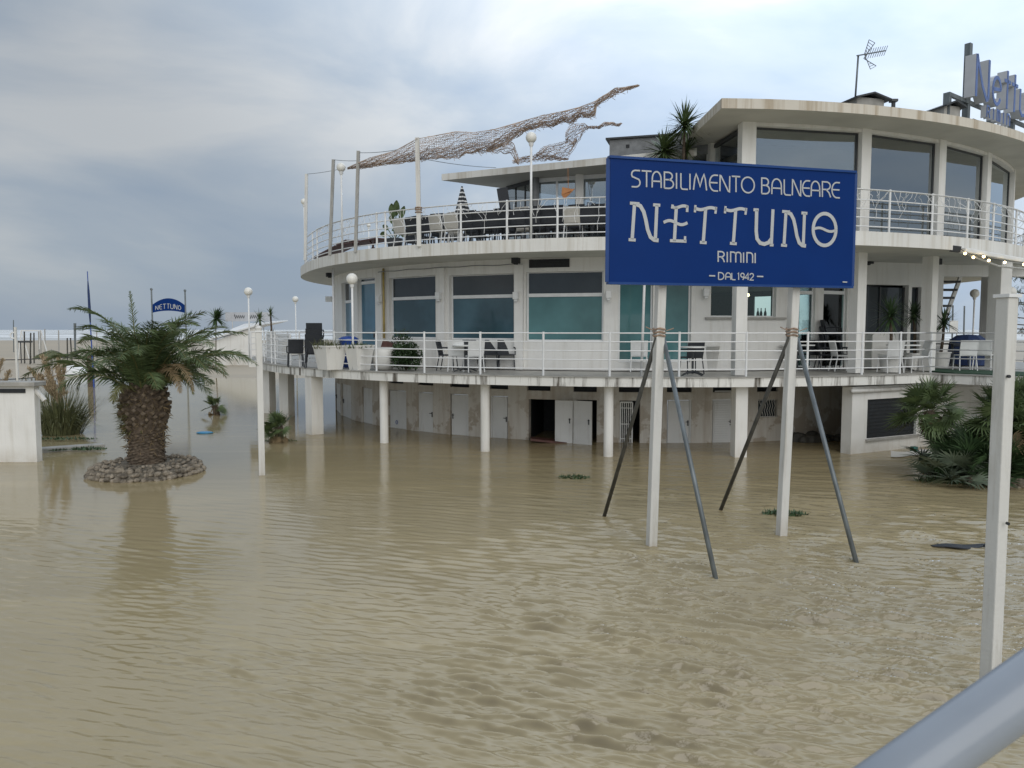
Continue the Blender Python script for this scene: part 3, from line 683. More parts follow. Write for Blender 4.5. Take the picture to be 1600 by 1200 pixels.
# open stair to the roof terrace
b = MB(); tr = MB()
for i in range(13):
    s = i/12; px = 1502-s*58; py = 428+s*150; Y = 27.6-s*2.2; p = onY(px, py, Y)
    tr.box((p.x-.55, p.y, p.z), (1.1, .32, .075))
P0 = onY(1504, 424, 27.8); P1 = onY(1444, 585, 25.3)
b.bar(P0, P1, .05, .26); b.bar(P0-Vector((1.15, 0, 0)), P1-Vector((1.15, 0, 0)), .05, .26)
so = b.build('staircase', M['oldwhite'], bld); tr.build('stair_treads', M['darkgrey'], so)
# roller awning cassette with arms at the right
b = MB(); P0 = onY(1503, 391, 20.4); P1 = onY(1660, 419, 22.6); b.bar(P0, P1, .24, .13); ao = b.build('awning', M['whiteplastic'], bld); soft_bevel(ao, .03)
b = MB(); b.bar(P0+Vector((-.03, .02, .02)), P0+Vector((-.25, .1, .06)), .16, .15); b.build('awning_bracket', M['grate'], ao)
b = MB()
b.tube([P0+Vector((.35, .2, -.12)), P0.lerp(P1, .45)+Vector((0, .5, -.16)), P0.lerp(P1, .98)+Vector((0, .2, -.12))], .03, 6); b.build('awning_arm', M['oldwhite'], ao)
ls = thing('light_string', P0, 'string of warm lit bulbs hanging under the roller awning', 'light string')
pts = [onY(px, py, Y) for px, py, Y in ((1500, 392, 20.2), (1508, 396, 20.2), (1521, 402, 20.3), (1537, 401, 20.5), (1545, 407, 20.6), (1570, 410, 20.9), (1600, 413, 21.2), (1640, 420, 21.8))]
b = MB(); b.tube([q+Vector((0, 0, .05)) for q in pts], .008, 5); b.build('cable', M['grate'], ls)
for q in pts[1:-1]: b = MB(); b.ball(q, .036, 8); b.build('bulb', M['bulb'], ls)

# ---- railings
def railing(pts_fn, posts, zb, hgt, fr, name, parent, rad=.017, lab=None, dense=None):
    r = MB()
    for k, fz in enumerate(fr):
        r.tube([Vector((p.x, p.y, zb+hgt*fz)) for p in pts_fn], rad*1.15 if k == 0 else rad, 6)
    ro = r.build(name, M['railwhite'], parent, True)
    if lab: tag(ro, lab)
    for p in posts:
        c = MB(); c.tube([(p.x, p.y, zb), (p.x, p.y, zb+hgt+.035)], .03, 8); c.build('railing_post', M['railwhite'], ro)
    return ro
RR1 = R1-.16
fr5 = (1, .80, .59, .38, .165)
line = arc(RR1, R_(-150), tK, 2.0); Kr = pol(RR1, tK)
posts1 = [pol(RR1, th(px, RR1, 545)) for px in (430, 468, 588, 663, 750.5, 849, 952.8, 1061.5, 1166.5, 1262, 1347.5, 1407, 1455)]
posts1 += [pol(RR1, R_(t)) for t in (-150, -140, -130, -121, -112, -103, -94, -85, -76, -68, -61)]
posts1.append(pol(RR1, th(522, RR1)))
railing(line, posts1, D1t, 1.10, fr5, 'terrace_railing', bld)
ll = [Vector((-11.6, 33.9, 0)), Vector((-10.08, 29.68, 0)), Vector((-8.9, 29.97, 0))]
railing(ll, ll[:2]+[ll[0].lerp(ll[1], .5)], D1t, 1.10, fr5, 'landing_railing', bld)
kl = [Kr+kd*.02, Kr+kd*10.5]
railing(kl, [Kr+kd*s for s in (1.75, 3.4, 5.0, 6.7, 8.4, 10.2)], D1t, 1.10, fr5, 'terrace_railing', bld)
RR2 = R2-.18
fr5b = (1, .76, .55, .35, .14)
def rp2(): return arc2(.18, R_(-195), tS0, 2)+[pol(RR2+(R3-R2)*(s*s*(3-2*s)), tS0+(tS1-tS0)*s) for s in (.17, .33, .5, .67, .83)]+arc(R3-.18, tS1, R_(115), 2)
H2 = onR(951, 308, RR2).z-D2t
posts2 = [onR2(px, 345, .18) for px in (495, 588.5, 602, 720, 792, 871, 950, 1030)]+[pol(R2f(R_(t))-.18, R_(t)) for t in (-62, -70, -79, -88, -97, -106, -115, -124, -133, -142, -151, -160, -169, -178, -187)]
posts2 += [pol(R3-.18, th(px, R3-.18, 325)) for px in (1215, 1300, 1390, 1457, 1512.5, 1553, 1589)]
posts2 += [pol(R3-.18, R_(t)) for t in (68, 76, 84, 92, 100, 108)]
railing(rp2(), posts2, D2t, H2, fr5b, 'roof_terrace_railing', bld)

# ---- roof pavilion (right) : full-height glass between columns under a wide flat roof
cn = onH(1127.5, 169, RFb); tc0 = thp(cn); back = onH(1071, 221, RFb)
bk = Vector((back.x-(cn.x-back.x)*.9, cn.y+(back.y-cn.y)*2.2, 0))
P = arc(R4, tc0, R_(118)); P.append(Vector((CX+6, CY+2, 0))); P.append(Vector((bk.x, CY-1, 0))); P.append(bk)
slab('pavilion_roof', P, RFb, RFt, 'fascia_warm', 'concrete', 'soffit', bld)
wt0 = th(1166, RP, 250)
colpx = [1166, 1346.5, 1464.5, 1537.5]
ct = [th(px, RP, 270) for px in colpx]
step = ct[1]-ct[0]
ct = ct+[ct[-1]+(ct[1]-ct[0])*k for k in (1, 2, 3, 4)]
for t, w_ in zip(ct, (.36, .30, .30, .30, .3, .3, .3, .3)):
    p = pol(RP, t); c = MB(); c.box((p.x, p.y, (D2t+RFb)/2), (w_, .30, RFb-D2t), t); c.build('pavilion_column', M['plaster'], bld)
b = MB(); b.arcbox(RP+.12, RP-.12, ct[0], ct[-1], 8.37, RFb-.003); b.build('lintel', M['plaster'], bld)
for ta, tb in zip(ct, ct[1:]):
    f = MB(); e = .16/RP
    for a, c in ((ta+e, ta+e+.05/RP), (tb-e-.05/RP, tb-e)): f.arcbox(RP+.01, RP-.05, a, c, D2t+.001, 8.368, 1)
    f.arcbox(RP+.01, RP-.05, ta+e+.05/RP, tb-e-.05/RP, 8.32, 8.368, 1); f.arcbox(RP+.01, RP-.05, ta+e+.05/RP, tb-e-.05/RP, D2t+.001, D2t+.06, 1)
    fo = f.build('pavilion_window', M['darkgrey'], bld)
    g = MB(); g.arcbox(RP-.015, RP-.025, ta+e+.05/RP, tb-e-.05/RP, D2t+.06, 8.32, 1); g.build('pane', M['tinted'], fo)
    g = MB(); g.arcbox(RP-.14, RP-.15, ta+e, tb-e, 7.98, 8.36, 1); g.build('roller_blind', M['greyroof'], fo)
    if tb <= ct[3]+.001:
        g = MB(); g.arcbox(RP-.08, RP-.09, tb-e-.20/RP, tb-e-.185/RP, 7.0, 7.65, 1); g.build('blind_cord', M['white'], fo)
# side wall of the pavilion, radial
S0 = pol(RP, ct[0]); S1 = onH(1106, 236, 8.37); sdv = Vector((S1.x-S0.x, S1.y-S0.y, 0)).normalized()
S1 = Vector((S0.x, S0.y, 0))+sdv*2.2
g = MB(); g.bar(Vector((S0.x, S0.y, 7.07))+sdv*.2, Vector((S1.x, S1.y, 7.07)), .015, 2.55)
f = MB(); f.bar(Vector((S0.x, S0.y, 8.37))+sdv*.2, Vector((S1.x, S1.y, 8.37)), .1, .1)
fo = f.build('side_window', M['darkgrey'], bld); g.build('pane', M['tinted'], fo)
c = MB(); c.box((S1.x, S1.y, (D2t+RFb)/2), (.3, .3, RFb-D2t), ct[0]); c.build('pavilion_column', M['plaster'], bld)
b = MB(); e1 = Vector((S1.x, S1.y, 0))+sdv*.15; e2 = Vector((S1.x, CY-2, 0)); b.q((e1.x, e1.y, D2t), (e2.x, e2.y, D2t), (e2.x, e2.y, RFb), (e1.x, e1.y, RFb))
b.q((e2.x, e2.y, D2t), (16.5, CY-2, D2t), (16.5, CY-2, RFb), (e2.x, e2.y, RFb)); b.build('pavilion_back_wall', M['darkgrey'], bld)  # interior shade put into the wall colour as dark grey
# dark sofa-like furniture silhouettes inside are left out; a counter shows through the second window
b = MB(); b.box((11.5, 24.5, D2t+.55), (2.6, .7, 1.08), .5); b.build('pavilion_counter', M['darkgrey'], bld)
# ---- lower roof over the terrace room (left)
HL = 8.0
a0 = onH(690, 282, HL); a1 = onH(955, 256, HL); a2 = onH(792, 295, HL); dd = (a1-a0).normalized()
a1e = a0+dd*((5.0-a0.x)/dd.x); bd = (a2-a0).normalized(); a2e = a0+bd*5.5
slab('terrace_room_roof', [Vector((a0.x, a0.y, 0)), Vector((a1e.x, a1e.y, 0)), Vector((5.0, 31, 0)), Vector((a2e.x, a2e.y, 0))], HL, HL+.20, 'fascia_clean', 'concrete', 'soffit', bld)
# shade netting lying on that roof is part of the torn net below; vent cabin on the roof
p0 = onY(957, 240, 23.2); b = MB(); b.bar(Vector((p0.x, p0.y, HL+.48)), Vector((p0.x+3.2, p0.y-.9, HL+.48)), 1.2, .56)
vo = b.build('roof_cabin', M['greyroof'], bld)
b = MB(); b.bar(Vector((p0.x-.1, p0.y+.03, HL+.79)), Vector((p0.x+3.3, p0.y-.93, HL+.79)), 1.35, .05); b.build('cabin_roof', M['darkgrey'], vo)
for s in (.35, 1.15, 1.8, 2.5):
    b = MB(); q = Vector((p0.x+s, p0.y-s*.28-.6, HL+.55)); b.box(q, (.10, .06, .10), -.27); b.build('cabin_vent', M['grate'], vo)
# terrace room wall under the lower roof
wa = onH(792, 291, HL); wb = onH(836, 279, HL); wc = onH(905, 274, HL); wdv = (wc-wb).normalized(); wd = wb+wdv*5.2
b = MB(); g1 = MB()
def seg(P, Q): return Vector((P.x, P.y, 0)), Vector((Q.x, Q.y, 0))
for P_, Q_, nm, mt_ in ((wa, wb, 'terrace_room_window', 'tinted'), (wb, wc, 'terrace_room_window', 'tinted'), (wc, wd, 'terrace_room_window', 'tinted')):
    u, v = seg(P_, Q_); f = MB(); f.bar(u+Vector((0, 0, HL-.07)), v+Vector((0, 0, HL-.07)), .08, .12); f.bar(u+Vector((0, 0, D2t+.06)), v+Vector((0, 0, D2t+.06)), .08, .12)
    n = 3 if P_ is wa else 2
    for i in range(n+1): q = u.lerp(v, i/n); f.bar(q+Vector((0, 0, D2t+.1)), q+Vector((0, 0, HL-.13)), .06, .06)
    fo = f.build(nm, M['white'] if P_ is not wa else M['darkgrey'], bld); g = MB(); g.bar(u+Vector((0, 0, (D2t+HL)/2)), v+Vector((0, 0, (D2t+HL)/2)), .012, HL-D2t-.25); g.build('pane', M[mt_], fo)
c = MB(); c.tube([(wb.x, wb.y-.1, D2t), (wb.x, wb.y-.1, HL)], .13, 14); c.build('column', M['greyroof'], bld)
c = MB(); c.box((wc.x, wc.y-.05, (D2t+HL)/2), (.24, .24, HL-D2t)); c.build('column', M['plaster'], bld)
b = MB(); b.q((-.2, 29.5, D2t), (5, 29.5, D2t), (5, 29.5, HL), (-.2, 29.5, HL)); b.build('terrace_room_back_wall', M['plaster'], bld)
# roof vents of the pavilion
for x0, x1, yt, yb, Y in ((1316, 1371, 146, 164, 20.3), (1452, 1486, 166, 182, 21.0)):
    p = onY((x0+x1)/2, yb, Y); wv = (x1-x0)/F*Y; b = MB(); hv = onY(x0, yt, Y).z-p.z
    b.box((p.x, p.y, RFt+.23), (wv*.86, .8, .46), .25); vo = b.build('roof_vent', M['concrete'], bld)
    b = MB(); zt = RFt+.49; M3 = Matrix.Rotation(.25, 3, 'Z'); V = lambda x, y, z: Vector((p.x, p.y, zt))+M3 @ Vector((x, y, z))
    hw = wv*.56
    b.q(V(-hw, -.55, -.05), V(0, -.55, .09), V(0, .55, .09), V(-hw, .55, -.05)); b.q(V(hw, -.55, -.05), V(0, -.55, .09), V(0, .55, .09), V(hw, .55, -.05))
    o = b.build('vent_lid', M['darkgrey'], vo); sm = o.modifiers.new('thick', 'SOLIDIFY'); sm.thickness = .04
p = onY(1477, 163, 21.0); b = MB(); b.tube([(p.x, p.y, RFt), (p.x, p.y, p.z+.28)], .035, 8); b.build('flue_pipe', M['galv'], bld)
p = onY(1396, 160, 19.6); b = MB(); b.tube([(p.x, p.y, RFt), (p.x, p.y, RFt+.28)], .05, 8); b.box((p.x, p.y, RFt+.3), (.16, .16, .06)); b.build('flue_pipe', M['darkgrey'], bld)

# ------------------------------------------------------------------ lettering: stroke alphabet in a unit box
def el(cx, cy, rx, ry, a0, a1, n=10): return [(cx+rx*math.cos(R_(a0+(a1-a0)*i/n)), cy+ry*math.sin(R_(a0+(a1-a0)*i/n))) for i in range(n+1)]
GL = {
 'S': [[(1, 1), (.6, 1)]+el(.45, .75, .45, .25, 90, 215, 8)+el(.5, .25, .5, .27, 50, -90, 8)+[(0, -.02)]],
 'T': [[(0, 1), (1, 1)], [(.5, 1), (.5, 0)]],
 'A': [[(0, 0), (.02, .5)]+el(.5, .55, .48, .45, 170, 0, 10)+[(1, 0)], [(.02, .40), (1, .40)]],
 'B': [[(0, 0), (0, 1), (.45, 1)]+el(.45, .77, .42, .23, 80, -90, 7)+[(.1, .54)], [(.45, .54)]+el(.5, .27, .5, .27, 80, -90, 8)+[(0, 0)]],
 'I': [[(.5, 0), (.5, 1)]],
 'L': [[(0, 1), (0, .18)]+el(.3, .18, .3, .18, 190, 270, 4)+[(1, 0)]],
 'M': [[(0, 0), (.10, .7), (.2, 1), (.34, .72), (.5, .22), (.66, .72), (.8, 1), (.9, .7), (1, 0)]],
 'm': [[(0, 0), (0, 1), (.25, 1)]+el(.25, .78, .25, .22, 80, 0, 5)+[(.5, 0)], [(.5, .78)]+el(.75, .78, .25, .22, 180, 0, 8)+[(1, 0)]],
 'n': [[(0, 0), (0, 1), (.5, 1)]+el(.55, .7, .45, .3, 85, 0, 6)+[(1, 0)]],
 'E': [[(1, 1), (.6, 1)]+el(.6, .5, .6, .5, 95, 265, 14)+[(1, 0)], [(.02, .52), (.95, .52)]],
 'N': [[(0, 0), (.03, 1), (.12, .98), (.85, .03), (.97, 0), (1, 1)]],
 'O': [el(.5, .5, .5, .5, 0, 360, 24)],
 'R': [[(0, 0), (0, 1), (.5, 1)]+el(.5, .75, .46, .25, 80, -90, 7)+[(.05, .5)], [(.45, .5), (.8, .3), (1, 0)]],
 'D': [[(0, 0), (0, 1), (.35, 1)]+el(.35, .5, .65, .5, 85, -85, 12)+[(.35, 0), (0, 0)]],
 '1': [[(0, .85), (.6, 1), (.6, 0)]], '9': [el(.5, .7, .5, .3, 0, 360, 14), [(1, .7), (.95, .4), (.6, 0)]],
 '4': [[(.75, 0), (.75, 1), (0, .3), (1, .3)]], '2': [[(.02, .75)]+el(.5, .72, .46, .28, 165, -30, 9)+[(.05, 0), (1, 0)]],
}
GL['wN'] = [[(-.05, 1), (.17, 1)], [(.10, 1), (.08, 0)], [(-.08, 0), (.20, 0)], [(.10, .98), (.27, .94), (.42, .78), (.55, .50), (.68, .18), (.82, .03), (1.02, 0)], [(.90, 1), (.88, 0)], [(.80, 1), (1.04, 1)]]
# ------------------------------------------------------------------ the large blue sign on posts
SP1 = onH(1018, 852, 0); SP2 = onH(1221, 836, 0); ds = (SP2-SP1); ds.z = 0; ds.normalize(); sn = Vector((ds.y, -ds.x, 0))
PF = SP1+sn*.19                                     # front face of the panel
sp = lambda px, py, k=0.0: onP(px, py, PF+sn*k, ds)
bb = thing('billboard', SP1, 'large blue sign board on two white posts with steel braces standing in the flood', 'sign')
TL, TR, BL, BR = sp(956, 243), sp(1336, 270.5), sp(950, 443), sp(1331, 448)
zt, zb_ = (TL.z+TR.z)/2, (BL.z+BR.z)/2
sL = ((TL-PF).dot(ds)+(BL-PF).dot(ds))/2; sR = ((TR-PF).dot(ds)+(BR-PF).dot(ds))/2
b = MB(); c_ = PF+ds*(sL+sR)/2-sn*.04; c_.z = (zt+zb_)/2
b.bar(PF-sn*.035+ds*sL+Vector((0, 0, c_.z)), PF-sn*.035+ds*sR+Vector((0, 0, c_.z)), .07, zt-zb_)
panel = b.build('sign_panel', M['blue'], bb)
b = MB()
pp = lambda s, z, k=0.0: Vector((PF.x, PF.y, 0))+ds*s+sn*k+Vector((0, 0, z))
for z in (zt, zb_): b.bar(pp(sL-.018, z, -.03), pp(sR+.018, z, -.03), .10, .035)
for s in (sL, sR): b.bar(pp(s, zb_+.018, -.03), pp(s, zt-.018, -.03), .10, .035)
b.build('sign_frame', M['blueframe'], bb)
zx = lambda x, y: sp(930+x/3.8095, 230+y/3.8087, .002)
def row(text, spans, y0, y1, xr, wd):
    b = MB()
    for ch, (x0, x1) in zip(text, spans):
        for st in GL[ch]:
            pts = []
            for u, v in st:
                x = x0+u*(x1-x0); f = (x-xr[0])/(xr[1]-xr[0]); top = y0[0]+(y0[1]-y0[0])*f; bot = y1[0]+(y1[1]-y1[0])*f
                pts.append(zx(x, bot+(top-bot)*v))
            b.ribbon(pts, wd, sn, .006)
    return b
row('STABILIMENTO', [(216, 266), (276, 334), (338, 392), (411, 465), (477, 489), (509, 550), (557, 569), (584, 662), (680, 730), (741, 800), (812, 862), (870, 946)], (137, 212), (233, 302), (215, 1455), .0215).build('lettering', M['letter'], panel)
row('BALNEARE', [(990, 1036), (1050, 1108), (1124, 1164), (1172, 1223), (1233, 1278), (1284, 1336), (1351, 1400), (1408, 1455)], (137, 212), (233, 302), (215, 1455), .0215).build('lettering', M['letter'], panel)
row('RImIn', [(731, 768), (779, 791), (805, 866), (876, 888), (902, 936)], (621, 630), (683, 690), (730, 955), .021).build('lettering', M['letter'], panel)
row('I', [(945, 957)], (621, 630), (683, 690), (730, 955), .021).build('lettering', M['letter'], panel)
b = row('DAL1942', [(733, 765), (775, 806), (812, 834), (848, 856), (865, 886), (890, 915), (919, 942)], (746, 752), (787, 791), (730, 942), .016)
b.ribbon([zx(677, 765), zx(712, 766)], .02, sn, .012); b.ribbon([zx(961, 769), zx(998, 770)], .02, sn, .012); b.ribbon([zx(1471, 802), zx(1497, 803)], .018, sn, .012)
b.build('lettering', M['letter'], panel)
b = MB(); W_ = .051
def st(pts, wd=W_): b.ribbon([zx(*p) for p in pts], wd, sn, .007)
def wave(x0, y0, x1, y1, a, n=10): return [(x0+(x1-x0)*i/n, y0+(y1-y0)*i/n-a*math.sin(2*math.pi*i/n)) for i in range(n+1)]
for x0, y0, k in ((228, 335, 0), (1130, 384, 903)):          # the two N
    dy = y0-335 if k else 0; sc_ = (583-384)/(552-335) if k else 1
    f = lambda x, y: (k+x if k else x, (384+(y-335)*sc_) if k else y)
    if k: f = lambda x, y: (1130+(x-228)*.83, 384+(y-335)*.925)
    st([f(206, 333), f(262, 337)], .044); st([f(233, 338), f(219, 548)]); st([f(198, 550), f(240, 553)], .044)
    st([f(240, 338), f(268, 350), f(288, 385), f(300, 432), f(311, 490), f(328, 535), f(350, 552), f(376, 555)], .056); st([f(366, 345), f(357, 550)]); st([f(344, 343), f(386, 346)], .044)
st([(482, 352), (470, 560)]); st(wave(452, 354, 550, 356, -6), .044); st([(547, 348), (546, 386)], .04); st(wave(406, 448, 548, 450, 12), .044); st([(444, 556), (542, 560)], .044); st([(534, 530), (533, 562)], .036); st([(460, 342), (458, 366)], .040)
for x0, y0, kx, stb in ((655, 372, 1, 568), (834, 378, 1, 574)):
    o = x0-655; oy = y0-372
    st(wave(590+o, 362+oy, 722+o, 370+oy, -8), .046); st([(596+o, 345+oy), (592+o, 388+oy)], .036); st([(719+o, 356+oy), (714+o, 396+oy)], .036)
    st([(656+o, 372+oy), (642+o, 568+oy)]); st([(622+o, 566+oy), (662+o, 569+oy)], .044)
st([(941, 372), (972, 374)], .044); st([(960, 374), (957, 500), (962, 545), (980, 570), (1005, 577), (1030, 568), (1046, 548)], .056); st([(1057, 370), (1047, 583)]); st([(1038, 582), (1060, 583)], .040)
st([(1364+68*math.cos(R_(a)), 490+95*math.sin(R_(a))) for a in range(0, 361, 12)], .054)
st(wave(1300, 487, 1430, 495, 9), .040)
b.build('lettering', M['letter'], panel)
for (bx, by), (tx, ty) in (((1018, 852), (1032.5, 447)), ((1221, 836), (1241, 450))):
    g = onH(bx, by, 0); tp = onP(tx, ty, SP1, ds); d_ = (tp-g)/tp.z
    o = MB(); o.bar(g-d_*.5, g+d_*(zt-.1), .135, .135); po = o.build('sign_post', M['oldwhite'], bb); soft_bevel(po, .012)
    o = MB(); q = g+d_*3.26
    for k in (-.05, .0, .05): o.tube([q+Vector((.085*math.cos(a), .085*math.sin(a), k+.01*math.sin(3*a))) for a in np.linspace(0, 6.283, 17)], .016, 6)
    o.tube([q+Vector((-.1, -.06, .03)), q+Vector((-.22, -.1, .08))], .008, 5); o.tube([q+Vector((.09, -.08, .02)), q+Vector((.2, -.1, .06))], .008, 5)
    o.build('rusty_clamp', M['rust'], po)
for (ax, ay), (fx, fy), mt in (((1025, 532), (944, 807), 'galvdark'), ((1037, 530), (1118, 903), 'galv'), ((1232, 532), (1126, 797), 'galvdark'), ((1247, 534), (1338, 879), 'galv')):
    a_ = onP(ax, ay, SP1, ds); f_ = onH(fx, fy, 0); v = (f_-a_).normalized()
    o = MB(); o.tube([a_-v*.05, f_+v*.5], .034, 12); br = o.build('steel_brace', M[mt], bb, True)
# ------------------------------------------------------------------ square white posts in the water, hand rail in front
def white_post(px, py, top_py, w_, label):
    g = onH(px, py, 0); tp = onY(px+(12 if px > 800 else 0), top_py, g.y).z
    t = thing('square_post', g, label, 'post', 'square white posts in the flood')
    o = MB(); o.box((g.x, g.y, tp/2-.25), (w_, w_, tp+.5), .35); soft_bevel(o.build('shaft', M['oldwhite'], t), .01)
    o = MB(); o.box((g.x, g.y, tp+.015), (w_+.03, w_+.03, .03), .35); o.build('cap', M['white'], t)
    return g, tp, t
g, tp, t = white_post(1545.5, 1092, 465, .122, 'square white post close by at the right, in front of the fan palms')
for z, dx in ((1.62, .03), (2.9, -.02)): o = MB(); o.tube([(g.x+dx, g.y-.11, z), (g.x+dx, g.y-.085, z)], .014, 8); o.build('bolt_hole', M['grate'], t)
g, tp, t = white_post(409.5, 742, 519, .135, 'slimmer square white post with a broken lamp base, right of the big palm')
o = MB(); o.lathe([(0, 0), (.07, .0), (.085, .06), (.05, .11), (0, .12)], (g.x, g.y, tp+.03), 10); o.build('lamp_base', M['oldwhite'], t)
r0_, r1_ = onY(1428, 1200, .655), onY(1600, 1078, .67)
rdv = (r1_-r0_); zr = r0_.z+.0; hr = thing('hand_rail', (r1_.x, r1_.y, 2.0), 'thick grey white tubular hand rail crossing the near corner of the photo', 'railing')
o = MB(); o.tube([r0_-rdv*1.9, r0_, r1_, r1_+rdv*9], .0262, 32); o.build('rail_tube', mat('grey_rail_paint', (.30, .335, .385), .24, .06, 14), hr, True)
for k in (3, 8): q = r1_+rdv*k; o = MB(); o.tube([(q.x, q.y, q.z-.02), (q.x, q.y, 1.9)], .02, 12); o.build('rail_post', M['whiteplastic'], hr, True)

# ------------------------------------------------------------------ globe lamps
def globe_lamp(px, py, rpx, Y, zb, label, r=None):
    p = onY(px, py, Y); rad = r or rpx/F*Y
    t = thing('globe_lamp', (p.x, p.y, zb), label, 'lamp', 'white globe lamps on poles')
    o = MB(); o.ball(p, rad, 20); o.build('globe', M['globe'], t, True)
    o = MB(); o.tube([(p.x, p.y, zb), (p.x, p.y, p.z-rad*.9)], .032, 10); o.lathe([(.03, -.12), (.06, -.06), (.07, .0)], (p.x, p.y, p.z-rad*.92), 12); o.build('pole', M['railwhite'], t, True)
q = pol(R1-.1, th(550, R1-.1)); globe_lamp(550, 436, 9, q.y, D1t, 'white globe lamp on the terrace edge in front of the blue glass door')
globe_lamp(388, 455.5, 6.5, 30.6, D1t, 'white globe lamp on a pole left of the lattice screen')
globe_lamp(461.5, 467.5, 4.8, 41, -.3, 'small distant globe lamp rising behind the lattice screen')
q = onR2(533, 330, .1); globe_lamp(533, 261.5, 7, q.y, D2t, 'globe lamp on the roof terrace rail between two net poles')
globe_lamp(475, 315, 4.8, 33.5, D2t, 'globe lamp at the far left edge of the roof terrace')
q = onR2(830, 330, .12); globe_lamp(830, 215, 8.5, q.y, D2t, 'globe lamp on the roof terrace rail under the torn net')
globe_lamp(1523, 458.5, 6.8, 31, .1, 'globe lamp seen under the slab through the open terrace at the right')
globe_lamp(1579, 456.5, 8.5, 23.4, D1t, 'globe lamp peeking out over the near square post')
globe_lamp(576, 352, 3.2, 44, D2t-2, 'tiny far globe lamp seen through the roof terrace railing')
# ------------------------------------------------------------------ poles, cables, torn net on the roof terrace
def net_pole(b_, t_, w_, mt, lab):
    p0 = onR2(b_[0], b_[1], -.02); p1 = onY(t_[0], t_[1], p0.y)
    o = MB(); o.bar(p0-Vector((0, 0, .06)), p1, w_, w_); x = o.build('net_pole', M[mt]); tag(x, lab, 'pole', 'poles that held the shade net'); return p1
np_ = [net_pole((477, 404), (479, 272), .10, 'oldwhite', 'pale pole at the far left of the roof terrace'),
       net_pole((515.5, 396), (521, 249.5), .095, 'wood', 'leaning grey pole second from the left on the roof terrace'),
       net_pole((555.5, 391), (560, 236), .095, 'wood', 'dark weathered pole where the net begins'),
       net_pole((655, 382), (652, 215.5), .12, 'oldwhite', 'tall white pole with a rusty clamp right of the banana plant')]
q = onR2(654, 329, -.02); o = MB()
for k in (-.05, .02, .08): o.tube([q+Vector((.09*math.cos(a), .09*math.sin(a), k)) for a in np.linspace(0, 6.283, 13)], .02, 5)
tag(o.build('rusty_clamp', M['rust']), 'rusty clamp wrapped round the tall white net pole', 'clamp')
o = MB()
def cable(a, b_, sag=.1): o.tube([a.lerp(b_, i/8)-Vector((0, 0, sag*4*(i/8)*(1-i/8))) for i in range(9)], .008, 4)
cable(np_[0], onY(540, 262, np_[1].y), .03); cable(np_[1], onY(562, 251, np_[2].y), .02); cable(np_[2]-Vector((0, 0, .05)), onY(620, 234, np_[3].y), .03)
cable(np_[3]-Vector((0, 0, .55)), onY(775, 262, 24), .05)
tag(o.build('cable', M['galv']), 'thin cables strung between the net poles', 'cable')
def net(cols, Yf, rows, dens, name, seed, bunch=1.0, jit=.012):
    r = random.Random(seed); n = MB(); xs = [c[0] for c in cols]
    X = np.linspace(xs[0], xs[-1], dens); U = np.interp(X, xs, [c[1] for c in cols]); Dn = np.interp(X, xs, [c[2] for c in cols])
    rws = []
    for j in range(rows+1):
        t = j/rows; t = 1-(1-t)**bunch; rw = []
        for i, x in enumerate(X):
            hgt = Dn[i]-U[i]
            y = U[i]+hgt*t+(1.2*math.sin(i*.9+j)+.8*math.sin(i*.37+2*j))*min(1, hgt/14)*(.3+t)
            xx = x+(2.0 if j % 2 else 0)+r.uniform(-.5, .5)
            p = onY(xx, y, Yf(x)+.45*t+.16*math.sin(i*.31+3*t*3.1)+.08*math.sin(i*.8+j)); rw.append(p+Vector((r.uniform(-jit, jit), r.uniform(-jit, jit), r.uniform(-jit, jit))))
        rws.append(rw)
    n0 = 0
    k = len(X)
    for rw in rws: n.v += [tuple(p) for p in rw]
    for j in range(rows):
        for i in range(k-1):
            if r.random() < .03: continue
            a = j*k+i
            n.f.append((a, a+1, a+k+1, a+k)); n.m.append(0)
    x = n.build(name, M['net'])
    wf = x.modifiers.new('strands', 'WIREFRAME'); wf.thickness = .016; wf.use_replace = True; wf.use_even_offset = False
    return x
up = [(543, 262), (560, 254.5), (577, 247), (617, 236), (632, 228), (650, 217.5), (680, 212), (712, 206), (740, 207), (770, 203), (805, 193), (845, 181), (880, 174), (905, 168), (930, 158), (942, 150), (950, 146), (960, 138), (980, 136), (997, 132.5)]
dn = [(543, 264), (565, 262.5), (590, 259), (617, 255), (650, 251.5), (680, 247), (695, 248), (712, 246), (728, 240), (760, 236), (785, 228), (805, 214), (820, 205), (850, 196), (860, 199), (880, 189), (890, 194), (905, 182), (918, 184), (929, 181), (930, 167), (940, 160), (965, 145), (985, 139), (997, 134.5)]
xs_ = sorted({p[0] for p in up+dn}); cols = [(x, float(np.interp(x, *zip(*up))), float(np.interp(x, *zip(*dn)))) for x in xs_]
Yn = lambda x: float(np.interp(x, (540, 560, 655, 800, 1000), (np_[1].y, np_[2].y-.05, np_[3].y-.06, 21.8, 20.6)))
nt_ = net(cols, Yn, 15, 165, 'torn_net', 1, 1.0); tag(nt_, 'long torn brown shade net streaming in the wind above the roof terrace', 'net')
